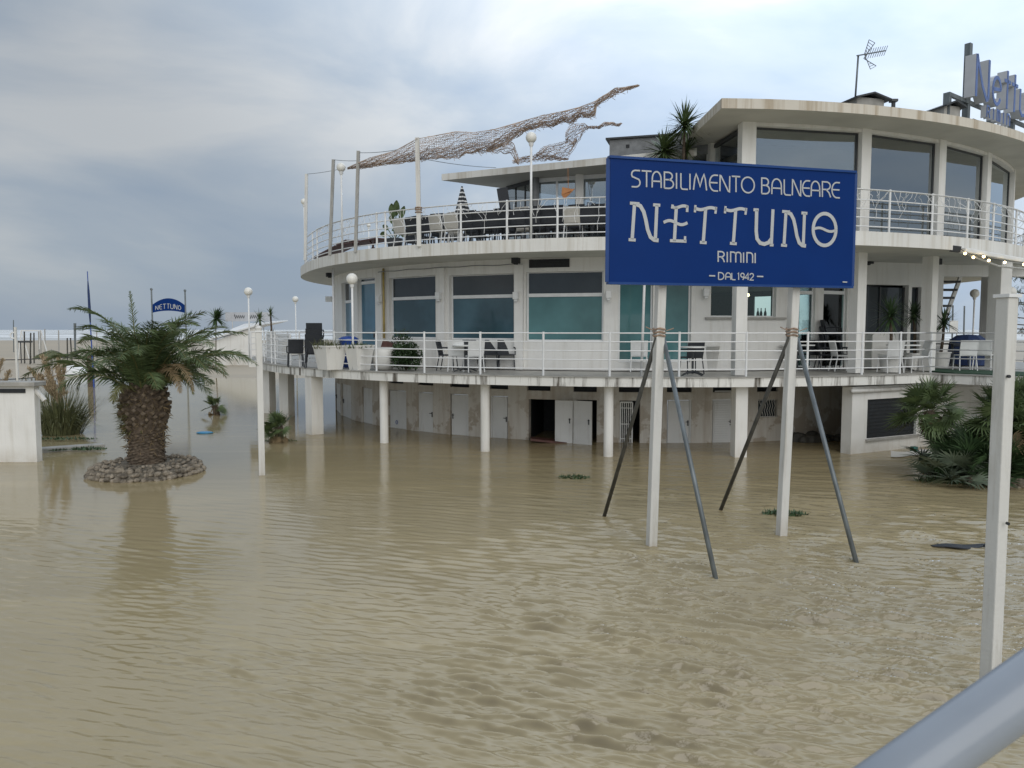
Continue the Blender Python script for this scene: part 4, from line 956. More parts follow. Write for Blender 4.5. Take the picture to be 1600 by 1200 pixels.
# rolled edges and second folded layer of the same net
lowc = [(x, a+(d-a)*.55, d) for x, a, d in cols if x < 935]
n2_ = net(lowc, lambda x: Yn(x)+.18, 11, 150, 'net_fold', 2, 1.3); n2_.parent = nt_
e_ = MB(); e_.tube([onY(x, y, Yn(x)) for x, y in up], [.011+.005*math.sin(i*2.1) for i in range(len(up))], 6)
e_.tube([onY(x, y-1, Yn(x)+.45) for x, y in dn if x < 790], .010, 6); e_.build('net_edge', M['net'], nt_)
rr = random.Random(4); e_ = MB()
for i in range(60):
    x = rr.uniform(700, 990); y = float(np.interp(x, *zip(*(dn if rr.random() < .7 else up)))); p = onY(x, y, Yn(x)+.4)
    e_.tube([p, p+Vector((rr.uniform(-.02, .14), 0, rr.uniform(-.12, .04)))], .006, 4)
e_.build('frayed_ends', M['net'], nt_)
n3 = net([(760, 233, 238), (780, 224, 238), (800, 221, 243), (806, 236, 256), (809, 250, 258)], lambda x: 22.6, 9, 24, 'net_flap', 3); n3.parent = nt_
n4 = net([(801, 251, 255), (815, 245, 254), (840, 241.5, 251), (865, 244, 250), (886, 248, 250)], lambda x: 23.4, 9, 50, 'net_heap', 4, jit=.02); tag(n4, 'heap of brown net lying on the lower flat roof', 'net')
n5 = net([(838, 240, 244), (848, 230, 245), (860, 226, 246), (876, 223, 247), (886, 218, 246), (894, 222, 234), (900, 216, 222)], lambda x: 23.0, 11, 34, 'net_shred', 5); n5.parent = n4
n6 = net([(883, 210, 224), (888, 198, 223), (895, 194, 223), (904, 193, 219), (912, 193, 206), (918, 197, 201), (935, 197, 201), (945, 191, 196), (958, 191, 196), (963, 194, 198), (970, 192, 194)], lambda x: 22.8, 9, 58, 'net_shred', 6); n6.parent = n4

# ------------------------------------------------------------------ string lights hanging on the roof terrace railings
def icicles(pts, hgt, label, seed, dens):
    r = random.Random(seed); o = MB()
    for a, c in zip(pts, pts[1:]):
        n = max(1, int((c-a).length*dens))
        for i in range(n):
            p = a.lerp(c, (i+r.random())/n); z = D2t+hgt; ln = r.choice((.25, .35, .45, .6, .8))*r.uniform(.7, 1.1); P = [Vector((p.x, p.y, z))]; dx = r.gauss(0, .05)
            m = 5
            for k in range(1, m+1): P.append(Vector((p.x+dx*k*.8+r.gauss(0, .02), p.y+r.gauss(0, .03), z-ln*k/m)))
            o.tube(P, .0065, 3, False)
    o.tube([Vector((q_.x, q_.y, D2t+hgt+.003)) for q_ in pts], .012, 5)
    x = o.build('icicle_lights', M['white']); tag(x, label, 'string lights')
icicles(arc2(.15, thp(onR2(495, 345, .18)), thp(onR2(950, 345, .18))), H2, 'thin white icicle lights hanging from the roof terrace railing over the chairs', 5, 7)
icicles(arc(R3-.14, th(1300, R3-.18, 325), R_(75)), H2, 'thin white icicle lights hanging from the railing in front of the pavilion glass', 6, 9)

# ------------------------------------------------------------------ roof sign and aerial
rs0 = onY(1524, 150, 20.9); rdir = Vector((.79, .61, 0)).normalized(); rn = Vector((rdir.y, -rdir.x, 0))
rsg = thing('rooftop_sign', (rs0.x, rs0.y, RFt), 'large grey and blue channel letter sign on steel posts on the pavilion roof', 'sign')
zB = rs0.z; LH = onY(1528, 84, 20.9).z-zB
def chan(strokes, s0, w_, h_, z0, wd, dep, name='sign_letter'):
    sd_ = MB(); fc = MB()
    for st_ in strokes:
        pts = [Vector((rs0.x, rs0.y, z0))+rdir*(s0+u*w_)+Vector((0, 0, v*h_)) for u, v in st_]
        sd_.ribbon([p-rn*dep for p in pts], wd, rn, dep); fc.ribbon([p+rn*.002 for p in pts], wd*.86, rn, .012)
    o = sd_.build(name, M['chanface'], rsg); fc.build('letter_face', M['chanside'], o)
xh = .66
chan([[(0, 0), (0, 1)], [(0, 1), (.12, .8), (.5, .3), (.85, .02), (1, .05)], [(1, .05), (1, 1)]], .02, .78, LH, zB, .13, .27)
chan([el(.5, .5, .5, .5, 10, 330, 14), [(.02, .52), (.98, .60)]], 1.08, .55, LH*xh, zB+.02, .11, .25)
for s0 in (1.85, 2.38): chan([[(.5, 0), (.5, 1.0)], [(0, .72), (1, .72)]], s0, .42, LH*.95, zB+.02, .11, .25)
chan([[(0, 1), (0, .2), (.3, 0), (.75, .05), (1, .25)], [(1, 1), (1, 0)]], 3.0, .52, LH*xh, zB+.02, .11, .25)
chan([[(0, 0), (0, 1)], [(0, .8), (.4, 1), (.8, .95), (1, .7), (1, 0)]], 3.75, .52, LH*xh, zB+.02, .11, .25)
chan([el(.5, .5, .5, .5, 0, 360, 16)], 4.5, .55, LH*xh, zB+.02, .11, .25)
for i, ch in enumerate('RImIn'): chan(GL[ch], .75+i*.34, .2, .3, zB-.42, .05, .14, 'small_letter')
o = MB()
for s0, zt_ in ((-.85, zB+.0), (.30, zB+LH+.42), (1.9, zB), (3.4, zB), (4.9, zB)):
    q = Vector((rs0.x, rs0.y, 0))+rdir*s0-rn*.34; o.box((q.x, q.y, (RFt+zt_)/2), (.15, .15, zt_-RFt), .64)
for z in (zB-.04, zB-.48): o.bar(Vector((rs0.x, rs0.y, z))+rdir*(-.90 if z > zB-.2 else .6)-rn*.30, Vector((rs0.x, rs0.y, z))+rdir*5.1-rn*.30, .08, .10)
q0 = Vector((rs0.x, rs0.y, RFt+.1))+rdir*-.82-rn*.34; q1 = Vector((rs0.x, rs0.y, zB-.1))+rdir*.22-rn*.34; o.bar(q0, q1, .06, .06)
o.build('support_frame', M['galv'], rsg)
p = onY(1336, 160, 20.3); ta_ = thing('tv_antenna', (p.x, p.y, RFt+.5), 'rooftop television aerial on a leaning mast beside the roof vent', 'antenna')
o = MB(); tpt = onY(1341, 88, 20.3); o.tube([(p.x, p.y, RFt+.5), tpt], .025, 8); o.build('mast', M['galv'], ta_, True)
o = MB(); f0 = onY(1339, 87, 20.2); f1 = onY(1384, 79, 21.2); o.tube([f0, f1], .018, 6)
for i in range(9): q = f0.lerp(f1, .35+.65*i/8); o.tube([q+Vector((-.05, .0, -.13)), q+Vector((.05, 0, .13))], .008, 4)
o.build('boom', M['galv'], ta_)
o = MB(); rf = f0.lerp(f1, .25)
for sgn, (ex, ey) in ((1, (1358, 62)), (-1, (1360, 108))):
    e1_ = onY(ex, ey, 20.2); e2_ = onY(ex+9, ey+5*sgn, 20.8)
    for k in range(6): s = k/5; o.tube([rf.lerp(e1_, .15+.85*s), (rf+Vector((.12, .3, 0))).lerp(e2_, .15+.85*s)], .009, 4)
    o.tube([rf, e1_], .010, 4); o.tube([rf+Vector((.12, .3, 0)), e2_], .010, 4)
o.build('reflector', M['galv'], ta_)

# ------------------------------------------------------------------ plants
def blade(b, p, d, ln, wd, droop=0.0, n=1, side=None):
    """narrow pointed leaf"""
    d = d.normalized(); s = (side or d.cross(Vector((0, 0, 1))))
    if s.length < 1e-4: s = Vector((1, 0, 0))
    s = s.normalized()
    if n == 1:
        m = p+d*ln*.45; t = p+d*ln-Vector((0, 0, droop*ln)); b.q(p-s*wd*.3, m-s*wd*.5, t, m+s*wd*.5, p+s*wd*.3)
    else:
        L_, R__ = [], []
        for i in range(n+1):
            u = i/n; q = p+d*ln*u-Vector((0, 0, droop*ln*u*u)); ww = wd*.5*(1-u**2.2)+.0005; L_.append(q-s*ww); R__.append(q+s*ww)
        b.grid([L_, R__])
def frond(bl, br, p, az, elv, ln, droop, r, leaf=.36, wind=Vector((0, 0, 0)), n=15, lw=.029, nl=48):
    h = Vector((math.sin(az), math.cos(az), 0)); pts = []; q = Vector(p); a = elv
    for i in range(n+1):
        pts.append(Vector(q)); u = i/n
        d = h*math.cos(a)+Vector((0, 0, math.sin(a))); d = (d+wind*u).normalized(); q = q+d*(ln/n); a -= droop*(.4+1.2*u)/n
    br.tube(pts, [.020*(1-.8*i/n)+.003 for i in range(n+1)], 4, False)
    tw = r.uniform(-.5, .5)
    for i in range(nl):
        u = .13+.87*i/(nl-1); k = u*n; j = min(int(k), n-1); q = pts[j].lerp(pts[j+1], k-j); t = (pts[j+1]-pts[j]).normalized()
        s = t.cross(Vector((0, 0, 1)))
        if s.length < .2: s = t.cross(Vector((h.y, -h.x, .2)))
        s.normalize(); nup = s.cross(t); s2 = s*math.cos(tw)+nup*math.sin(tw); n2 = nup*math.cos(tw)-s*math.sin(tw)
        L_ = leaf*(math.sin(math.pi*min(1, .12+u*.86))**.6)*r.uniform(.85, 1.1)
        for sg in (-1, 1):
            dv = s2*sg*.85+t*(.42+.5*u)+n2*r.uniform(-.25, .34)+wind*.35+Vector((r.gauss(0, .07), r.gauss(0, .07), r.gauss(0, .07)))
            blade(bl, q, dv, L_, lw, .10+.12*r.random(), side=t.cross(dv).cross(dv) if False else t)
def date_palm():
    r = random.Random(12); g = onH(229, 727, .28); base = onH(229, 745, 0); Yp = base.y+.55
    P = Vector((onY(229, 700, Yp).x, Yp, 0))
    t = thing('date_palm', (P.x, P.y, 0), 'stout date palm with a thick scaly trunk standing in a ring of rocks', 'tree')
    zt_ = onY(229, 598, Yp).z
    prof = [(.39, -.3), (.39, .2), (.37, .7), (.385, .95), (.42, 1.2), (.45, 1.5), (.43, 1.75), (.36, 1.95), (.2, 2.1), (0, 2.12)]
    prof = [(a, z*zt_/2.15) for a, z in prof]
    o = MB(); o.lathe(prof, (P.x, P.y, 0), 28); tr = o.build('trunk', M['trunk'], t, True)
    rad = lambda z: float(np.interp(z, [q[1] for q in prof], [q[0] for q in prof]))
    o = MB(); k = 0; z = .12                                   # spiral of cut leaf bases
    while z < zt_*.97:
        up_ = z > .47*zt_; nper = 13 if up_ else 17; dz = (.105 if up_ else .062)/nper
        a = k*2.39996+r.uniform(-.09, .09); rr_ = rad(z); c = Vector((P.x+rr_*math.cos(a), P.y+rr_*math.sin(a), z)); e = Vector((math.cos(a), math.sin(a), 0)); tn = Vector((-e.y, e.x, 0))
        w_ = (.085 if up_ else .095)*r.uniform(.85, 1.15); h_ = (.075 if up_ else .028)*r.uniform(.8, 1.2); dp = (.105 if up_ else .030)*r.uniform(.3, 1.6); lift = (.07 if up_ else .0)*r.uniform(.3, 1.6); w_ *= r.uniform(.75, 1.2)
        b0 = [c-tn*w_-e*.04, c-Vector((0, 0, h_))-e*.04, c+tn*w_-e*.04, c+Vector((0, 0, h_))-e*.04]
        cc = c+e*dp+Vector((0, 0, lift)); f0_ = [cc-tn*w_*.62, cc-Vector((0, 0, h_*.6)), cc+tn*w_*.62, cc+Vector((0, 0, h_*.6))]
        o.grid([b0, f0_], True); o.q(*f0_); k += 1; z += dz
    o.build('leaf_bases', M['boot'], tr)
    o = MB()
    for i in range(520):                                     # loose brown fibre between the leaf bases
        z = zt_*r.uniform(.25, .98); a = r.uniform(0, 6.283); e = Vector((math.cos(a), math.sin(a), 0)); c = Vector((P.x, P.y, z))+e*(rad(z)+.02); blade(o, c, e*.7+Vector((r.gauss(0, .5), r.gauss(0, .5), r.gauss(.1, .7))), r.uniform(.07, .20), .014, .25)
    tag(o.build('trunk_fibre', M['leafdry'], tr), kind='stuff')
    sh = MB(); r2_ = random.Random(6)
    for i in range(300):                                     # short green shoots on the left shoulder of the trunk
        a = R_(r2_.gauss(195, 28)); z = zt_*r2_.uniform(.44, .82); c = Vector((P.x+rad(z)*math.cos(a), P.y+rad(z)*math.sin(a), z)); blade(sh, c, Vector((math.cos(a)+r2_.gauss(0, .3), math.sin(a)+r2_.gauss(0, .3), r2_.gauss(-.1, .5))), r2_.uniform(.12, .30), .022, .1)
    tag(sh.build('green_shoots', M['leafold'], t), kind='stuff')
    crown = MB(); rach = MB(); C0 = Vector((P.x, P.y, zt_*.92))
    wind = Vector((.30, .05, -.02))
    def target(px, py, dY, droop=1.2, leaf=.46, bl=crown, br=rach):
        q = onY(px, py, Yp+dY); v = q-C0; az = math.atan2(v.x, v.y); hd = math.hypot(v.x, v.y); ln = v.length*1.10
        droop *= 1.06 if py > 480 else 1; e = math.atan2(v.z, hd)+droop*.52
        frond(bl, br, C0+Vector((math.sin(az)*.2, math.cos(az)*.2, r.uniform(-.22, .10))), az, e, ln, droop, r, leaf*(.55 if py < 480 else 1))
    for px, py, dY, dr in ((211, 464, .12, .1), (128, 507, -.2, 1.9), (92, 526, .3, 1.7), (140, 575, -1.0, 2.2), (120, 600, -1.2, 2.3), (205, 545, -1.4, 1.6), (255, 540, -1.3, 1.7), (280, 575, -1.7, 2.1), (215, 590, -1.9, 2.2), (325, 555, -.9, 1.9), (350, 560, .6, 1.7), (370, 600, .2, 2.0), (330, 625, -1.0, 2.2), (300, 620, -1.3, 2.3), (110, 555, .5, 1.8), (95, 600, .1, 2.0), (118, 562, -.7, 1.6), (48, 628, -.4, 1.6), (82, 590, .6, 1.3), (330, 515, .2, 1.3), (362, 538, -.2, 1.4),
                           (384, 566, .2, 1.35), (395, 612, -.5, 1.5), (388, 590, .5, 1.5), (352, 632, -.9, 1.8), (305, 500, .7, 1.1), (268, 514, .9, .9), (292, 518, -.8, 1.4), (243, 517, -1.0, 1.2), (175, 520, .8, 1.1),
                           (160, 545, -1.3, 1.7), (300, 560, -1.5, 1.8), (340, 580, -1.2, 1.7), (240, 560, -1.7, 1.8), (105, 640, -.9, 1.9), (150, 610, -1.5, 2.0), (185, 590, -1.8, 2.0), (320, 600, 1.5, 1.5), (130, 585, 1.5, 1.4), (270, 530, 1.6, 1.2), (200, 540, 1.5, 1.2)):
        target(px, py, dY, dr)
    for i in range(7):
        az = r.uniform(0, 6.283); frond(crown, rach, C0+Vector((math.sin(az)*.15, math.cos(az)*.15, .05)), az, R_(r.uniform(5, 62)), r.uniform(1.5, 2.1), r.uniform(1.4, 2.3), r, .42, wind)
    for i in range(7):
        az = r.uniform(0, 6.283); frond(crown, rach, C0+Vector((0, 0, -.05)), az, R_(r.uniform(40, 80)), r.uniform(.8, 1.25), r.uniform(.6, 1.4), r, .34, wind)
    cr = crown.build('crown', M['leaf'], t); rach.build('leaf_stalks', M['leafold'], cr)
    for (px, py, dY, dr, m_) in ((300, 672, -1.2, 2.3, 'leafdry'), (278, 666, -1.0, 2.3, 'leafdry'), (352, 630, -.6, 1.9, 'leafold'), (296, 650, -.6, 2.2, 'leafold'), (186, 655, -.9, 2.6, 'leafold')):
        a = MB(); target(px, py, dY, dr, .24, a, a); a.build('dry_frond', M[m_], t)
    # ring of mortared rocks
    ctr = Vector((P.x+.0, P.y, 0)); pl = thing('rock_planter', ctr, 'low ring of mortared rocks round the date palm, rising from the water', 'planter')
    o = MB(); Rp = 1.17; o.lathe([(Rp, -.3), (Rp, .06), (Rp*.93, .17), (.5, .24), (0, .24)], ctr, 40); mat('gritty_earth', (.21, .185, .145), .95, .5, 14, bump=1, bscale=40); o.mi = 1
    for ring, (rad_, zc, n_, s_) in enumerate(((Rp+.02, .03, 58, .092), (Rp-.02, .13, 54, .085), (Rp-.14, .20, 48, .078), (Rp-.28, .235, 40, .055), (Rp-.45, .25, 30, .04), (Rp-.6, .25, 22, .035))):
        for i in range(n_):
            a = 6.283*(i+r.uniform(-.3, .3))/n_; c = ctr+Vector((rad_*math.cos(a), rad_*math.sin(a), zc+r.uniform(-.02, .02))); sz = s_*r.uniform(.7, 1.25); M3 = Matrix.Rotation(r.uniform(0, 6), 3, 'Z') @ Matrix.Rotation(r.uniform(-.5, .5), 3, 'X')
            rows = []
            sx_, sy_, sz_ = r.uniform(.9, 1.3), r.uniform(.7, 1.0), r.uniform(.55, .85)
            for ii in range(6):
                th_ = math.pi*ii/5; rows.append([c+M3 @ Vector((sz*sx_*math.sin(th_)*math.cos(6.283*j/8)*r.uniform(.85, 1.1), sz*sy_*math.sin(th_)*math.sin(6.283*j/8)*r.uniform(.85, 1.1), -sz*sz_*math.cos(th_)*r.uniform(.9, 1.1))) for j in range(8)])
            o.grid(rows, True)
    o.build('rock_ring', [bpy.data.materials['gritty_earth'], M['rock']], pl, False)
date_palm()
def fan_leaf(b, p, d, stalk, rad, r, nb=20, wd=.040):
    d = d.normalized(); c = p+d*stalk-Vector((0, 0, .06*stalk)); b.tube([p, p.lerp(c, .5)+Vector((0, 0, .03)), c], [.012, .010, .008], 4, False)
    s = d.cross(Vector((0, 0, 1))); s = s.normalized() if s.length > .1 else Vector((1, 0, 0)); n_ = s.cross(d).normalized()
    roll = r.uniform(-.6, .6); s, n_ = s*math.cos(roll)+n_*math.sin(roll), n_*math.cos(roll)-s*math.sin(roll)
    for i in range(nb):
        a = R_(-125+250*i/(nb-1)); v = d*math.cos(a)+s*math.sin(a)+n_*(.18*abs(math.sin(a))+r.uniform(-.06, .06)); L_ = rad*(1-.22*abs(a)/2.2)*r.uniform(.88, 1.06)
        blade(b, c, v, L_, wd, .10+.10*r.random(), side=n_.cross(v)+n_*.4)
def fan_palm(px, py, h, Y, nleaf, rad, label, seed, group=None, m='leaf2', elr=(-35, 80), stalk=.4, z0=-.2, cat='tree', skirt=True):
    r = random.Random(seed); p = onY(px, py, Y); p = Vector((p.x, Y, 0))
    t = thing('fan_palm', (p.x, p.y, max(z0, 0)), label, cat, group)
    if h > .3:
        o = MB(); lean = Vector((r.uniform(-.08, .08), r.uniform(-.08, .08), 0)); pts = [p+lean*i+Vector((0, 0, z0+(h-z0)*i/6)) for i in range(7)]; o.tube(pts, [.11+.02*math.sin(i*2.3) for i in range(7)], 10)
        tr = o.build('trunk', M['trunk'], t, True); top = pts[-1]
        f = MB()
        for i in range(140):
            u = r.random(); q = pts[0].lerp(pts[-1], .25+.75*u); a = r.uniform(0, 6.283); e = Vector((math.cos(a), math.sin(a), .5)); blade(f, q+e*.08, e+Vector((0, 0, .6)), r.uniform(.08, .16), .025, .1)
        f.build('trunk_fibre', M['boot'], tr)
    else: top = p+Vector((0, 0, max(z0, 0)))
    o = MB()
    for i in range(nleaf):
        az = r.uniform(0, 6.283); e = R_(r.uniform(*elr)); d = Vector((math.sin(az)*math.cos(e), math.cos(az)*math.cos(e), math.sin(e))); fan_leaf(o, top+d*.06, d, stalk*r.uniform(.7, 1.25), rad*r.uniform(.8, 1.12), r)
    o.build('crown', M[m], t)
    if skirt and h > .3:
        o = MB()
        for i in range(7): az = r.uniform(0, 6.283); e = R_(r.uniform(-75, -50)); d = Vector((math.sin(az)*math.cos(e), math.cos(az)*math.cos(e), math.sin(e))); fan_leaf(o, top+d*.05, d, .3, rad*.75, r)
        o.build('dead_leaves', M['leafdry'], t)
FG = 'fan palms in the bed at the right'
fan_palm(1478, 700, 1.46, 17.2, 40, .54, 'fan palm with its trunk nearest the barred store window', 21, FG)
fan_palm(1520, 700, 1.30, 16.8, 42, .56, 'fan palm in the middle of the bed, left of the near square post', 22, FG)
fan_palm(1574, 700, 1.50, 17.3, 44, .58, 'tall fan palm rising behind the near square post', 23, FG)
fan_palm(1618, 700, 1.15, 16.6, 46, .62, 'fan palm cut off by the right edge of the photo', 24, FG)
fan_palm(1484, 735, .15, 16.3, 20, .52, 'low silvery fan palm leaf clump at the front of the bed', 25, FG, m='silver', elr=(0, 60), z0=.12, cat='plant')
fan_palm(1522, 735, .15, 16.45, 44, .58, 'dense dark fan palm bush below the middle palm', 26, FG, m='bush', elr=(0, 80), z0=.15, cat='plant', stalk=.55)
fan_palm(1572, 735, .15, 16.4, 44, .58, 'dark fan palm bush at the foot of the near square post', 27, FG, m='bush', elr=(0, 80), z0=.15, cat='plant', stalk=.55)
fan_palm(1500, 735, .15, 16.9, 44, .56, 'dark fan palm bush behind the silvery clump', 30, FG, m='bush', elr=(5, 80), z0=.15, cat='plant', stalk=.65)
fan_palm(1545, 735, .15, 17.1, 44, .58, 'dark fan palm bush at the back of the bed', 32, FG, m='bush', elr=(5, 80), z0=.15, cat='plant', stalk=.75)
fan_palm(1440, 730, .1, 16.9, 6, .22, 'small drooping fan palm seedling at the left end of the bed', 28, FG, m='leafold', elr=(20, 70), z0=.10, cat='plant', stalk=.2)
fan_palm(436, 690, .42, 22.6, 20, .36, 'small fan palm half drowned beside the left columns', 29, None, m='leaf2', elr=(-30, 80), stalk=.22)
o = MB(); r = random.Random(31); c0 = onY(1530, 745, 16.8)
bed = thing('plant_bed', (c0.x, 17.0, 0), 'rock edged plant bed under the fan palms standing in the flood', 'planter')
o.lathe([(1.65, -.3), (1.6, .03), (1.4, .10), (0, .18)], (c0.x+.75, 17.4, 0), 30); o.mi = 1
for i in range(230):
    a = R_(r.uniform(190, 350)); c = Vector((c0.x+.75+1.62*math.cos(a), 17.4+1.62*math.sin(a), r.uniform(.0, .16))); o.ball(c, r.uniform(.05, .11), 8, (r.uniform(.8, 1.3), 1, r.uniform(.6, .9)))
o.build('rock_edged_mound', [bpy.data.materials['gritty_earth'], M['rock']], bed, True)
def tuft(name, c, rx, ry, h, n, m, label, cat, seed, kind=None, wd=.03, zb=-.02):
    r = random.Random(seed); o = MB()
    for i in range(n):
        a = r.uniform(0, 6.283); q = math.sqrt(r.random()); p = Vector((c[0]+rx*q*math.cos(a), c[1]+ry*q*math.sin(a), zb)); d = Vector((r.gauss(0, .7), r.gauss(0, .7), 1)); blade(o, p, d, h*r.uniform(.5, 1.1)*(1.1-.5*q), wd, r.uniform(.1, .5), 2)
    return tag(o.build(name, M[m]), label, cat, None, kind)
for (px, py, rx, ry, h, lab, sd_) in ((897, 746, .38, .22, .16, 'clump of green leaves awash in the flood left of the left sign brace', 41), (1226, 803, .40, .22, .20, 'clump of green leaves awash at the foot of the right sign post', 42), (437, 689, .50, .3, .14, 'weeds awash round the small drowned palm', 43), (1470, 752, .55, .25, .30, 'bright green grass tuft at the waterline of the fan palm bed', 44), (1520, 755, .5, .2, .22, 'dark grass at the rocks of the fan palm bed', 45)):
    p = onH(px, py, 0); tuft('floating_weeds' if px not in (1470, 1520) else 'grass_tuft', p, rx, ry, h, 260, 'bush' if px != 1470 else 'leaf', lab, 'plant', sd_)
# pampas grass
def pampas(px, py, Y, h, rad, label, seed, npl, plx):
    r = random.Random(seed); p = onY(px, py, Y); p.z = 0; t = thing('pampas_grass', p, label, 'plant'); o = MB()
    for i in range(1100):
        a = r.uniform(0, 6.283); q = r.random()*rad*.42; d = Vector((math.cos(a)*.55*r.random()**.7, math.sin(a)*.55*r.random()**.7, 1)); blade(o, p+Vector((q*math.cos(a), q*math.sin(a), -.05)), d+Vector((.15, 0, 0)), h*r.uniform(.45, 1.05), .028, r.uniform(.08, .75), 5)
    o.build('leaves', M['reed'], t)
    for k, (tx, ty) in enumerate(plx):
        tp = onY(tx, ty, Y+r.uniform(-.4, .4)); b0 = p+Vector((r.uniform(-.3, .3), 0, .5)); st_ = MB(); st_.tube([b0, b0.lerp(tp, .6), tp], .012, 5, False)
        for i in range(340):
            u = r.random(); q = b0.lerp(tp, .42+.58*u)+Vector((r.gauss(0, .035), r.gauss(0, .035), 0)); d = Vector((r.gauss(.2, .35), r.gauss(0, .35), 1)); blade(st_, q, d, r.uniform(.12, .26)*(1.15-.6*u), .022, .2)
        st_.build('plume', M['plume'], t)
pampas(98, 675, 24.2, 2.05, 1.3, 'tall pampas grass with tan plumes behind the white masonry block', 51, 7, ((65, 555), (72, 560), (91, 556), (86, 572), (101, 566), (44, 575), (80, 590), (60, 585)))
pampas(-18, 680, 23.5, 1.7, .9, 'pampas grass leaning in from the left edge of the photo', 52, 3, ((4, 562), (15, 580), (-8, 570)))
# yuccas and shrubs in pots
def yucca(p, zb, htr, rad, n, label, seed, pot=None, heads=1, cat='plant', tilt=(0, 0), m='leaf2', wd=.045, group=None, name='potted_yucca'):
    r = random.Random(seed); t = thing(name, (p[0], p[1], zb), label, cat, group); base = Vector((p[0], p[1], zb))
    if pot:
        o = MB(); rb, rt, hp = pot; o.lathe([(0, 0), (rb, 0), (rt, hp-.04), (rt+.02, hp-.04), (rt+.02, hp), (rt-.03, hp), (rt-.04, hp-.06), (0, hp-.06)], base, 22); o.build('pot', M['pot'], t); base = base+Vector((0, 0, hp-.06))
    o = MB(); lv = MB()
    for k in range(heads):
        dx = Vector((tilt[0]+r.uniform(-.25, .25)*(heads > 1), r.uniform(-.15, .15), 0)); hh = htr*(1 if k == 0 else r.uniform(.55, .8)); tp = base+dx*hh+Vector((0, 0, hh)); o.tube([base, base.lerp(tp, .5)+Vector((.02, 0, 0)), tp], [.05, .042, .036], 8)
        for i in range(n):
            az = r.uniform(0, 6.283); e = R_(r.uniform(-38, 85)); d = Vector((math.sin(az)*math.cos(e)+(.45 if wd > .05 else .15), math.cos(az)*math.cos(e), math.sin(e))); blade(lv, tp+Vector((0, 0, r.uniform(-.12, .05))), d, rad*r.uniform(.75, 1.1), wd, r.uniform(.05, .28), 3)
    o.build('trunk', M['trunk'], t, True); lv.build('crown', M[m], t); return t
YG = 'potted yuccas'
p = onY(1037, 230, 21.2); yucca(p, D2t, p.z-D2t-.45, .80, 170, 'bushy yucca showing over the top left corner of the blue sign', 61, (.24, .32, .45), group=YG, wd=.072)
p = onY(1066, 196, 21.0); yucca(p, D2t, p.z-D2t-.4, .78, 160, 'taller yucca beside the slanted end of the pavilion roof', 62, (.24, .32, .45), 1, m='leaf', group=YG)
p = onY(1068, 225, 21.0); yucca((p.x+.15, p.y+.4), D2t, p.z-D2t-.45, .6, 70, 'yucca between the bushy one and the pavilion side window', 63, (.2, .28, .45), group=YG)
p = onY(405, 494, 31.5); yucca(p, D1t-.3, p.z-D1t-.1, .50, 44, 'round headed yucca behind the capped white post', 64, (.2, .26, .4), group=YG)
p = onY(424, 489, 32); yucca(p, D1t-.3, p.z-D1t-.1, .45, 34, 'slim yucca with a bare stem above the lattice screen', 65, (.2, .26, .4), group=YG)
p = onY(424, 512, 32.5); yucca(p, D1t-.3, .75, .6, 40, 'low yucca clump behind the lattice screen', 66, (.2, .26, .4), group=YG)
p = onY(1394, 488, 21.6); yucca(p, D1t, p.z-D1t-.5, .72, 130, 'large dark yucca in front of the sliding door at the right', 67, (.25, .3, .5), m='bush', group=YG)
p = onY(1432, 488, 22.6); yucca(p, D1t, p.z-D1t-.5, .6, 90, 'dark yucca left of the right-hand terrace column', 68, (.22, .28, .5), m='bush', group=YG)
p = onY(1472, 500, 24.0); yucca(p, D1t, p.z-D1t-.5, .6, 90, 'dark yucca under the open staircase', 69, (.22, .28, .5), m='bush', group=YG)
p = onY(335, 497, 66); yucca(p, -.1, p.z+.1, 1.3, 150, 'small palm bent by the wind on the beach beyond the date palm', 70, None, 1, 'tree', (.05, 0), 'bush', .14, name='small_palm')
p = onY(340, 632, 29); fan_palm(340, 632, .35, 29.5, 14, .3, 'half sunk palm shoot in the flood right behind the date palm', 71, None, stalk=.2)
# pine at the far right
def pine():
    r = random.Random(77); p = onY(1606, 520, 38); t = thing('pine_tree', (p.x, p.y, 0), 'dark ragged pine beyond the terrace at the right edge', 'tree'); o = MB(); o.tube([(p.x, p.y, 0), (p.x+.1, p.y, 3), (p.x, p.y, 6.4)], [.2, .15, .05], 8); tr = o.build('trunk', M['trunk'], t, True)
    lv = MB(); br = MB()
    for i in range(34):
        z = r.uniform(2.9, 6.5); a = r.uniform(0, 6.283); L_ = (6.9-z)*.42+.3; e = Vector((p.x+math.cos(a)*L_, p.y+math.sin(a)*L_, z+.15)); s = Vector((p.x, p.y, z)); br.tube([s, e], [.03, .01], 4, False)
        for k in range(70):
            q = s.lerp(e, r.uniform(.35, 1))+Vector((r.gauss(0, .12), r.gauss(0, .12), r.gauss(0, .09))); blade(lv, q, Vector((r.gauss(0, 1), r.gauss(0, 1), r.gauss(.3, .6))), .24, .035)
    cr = lv.build('crown', M['bush'], t); br.build('branches', M['trunk'], cr)
pine()

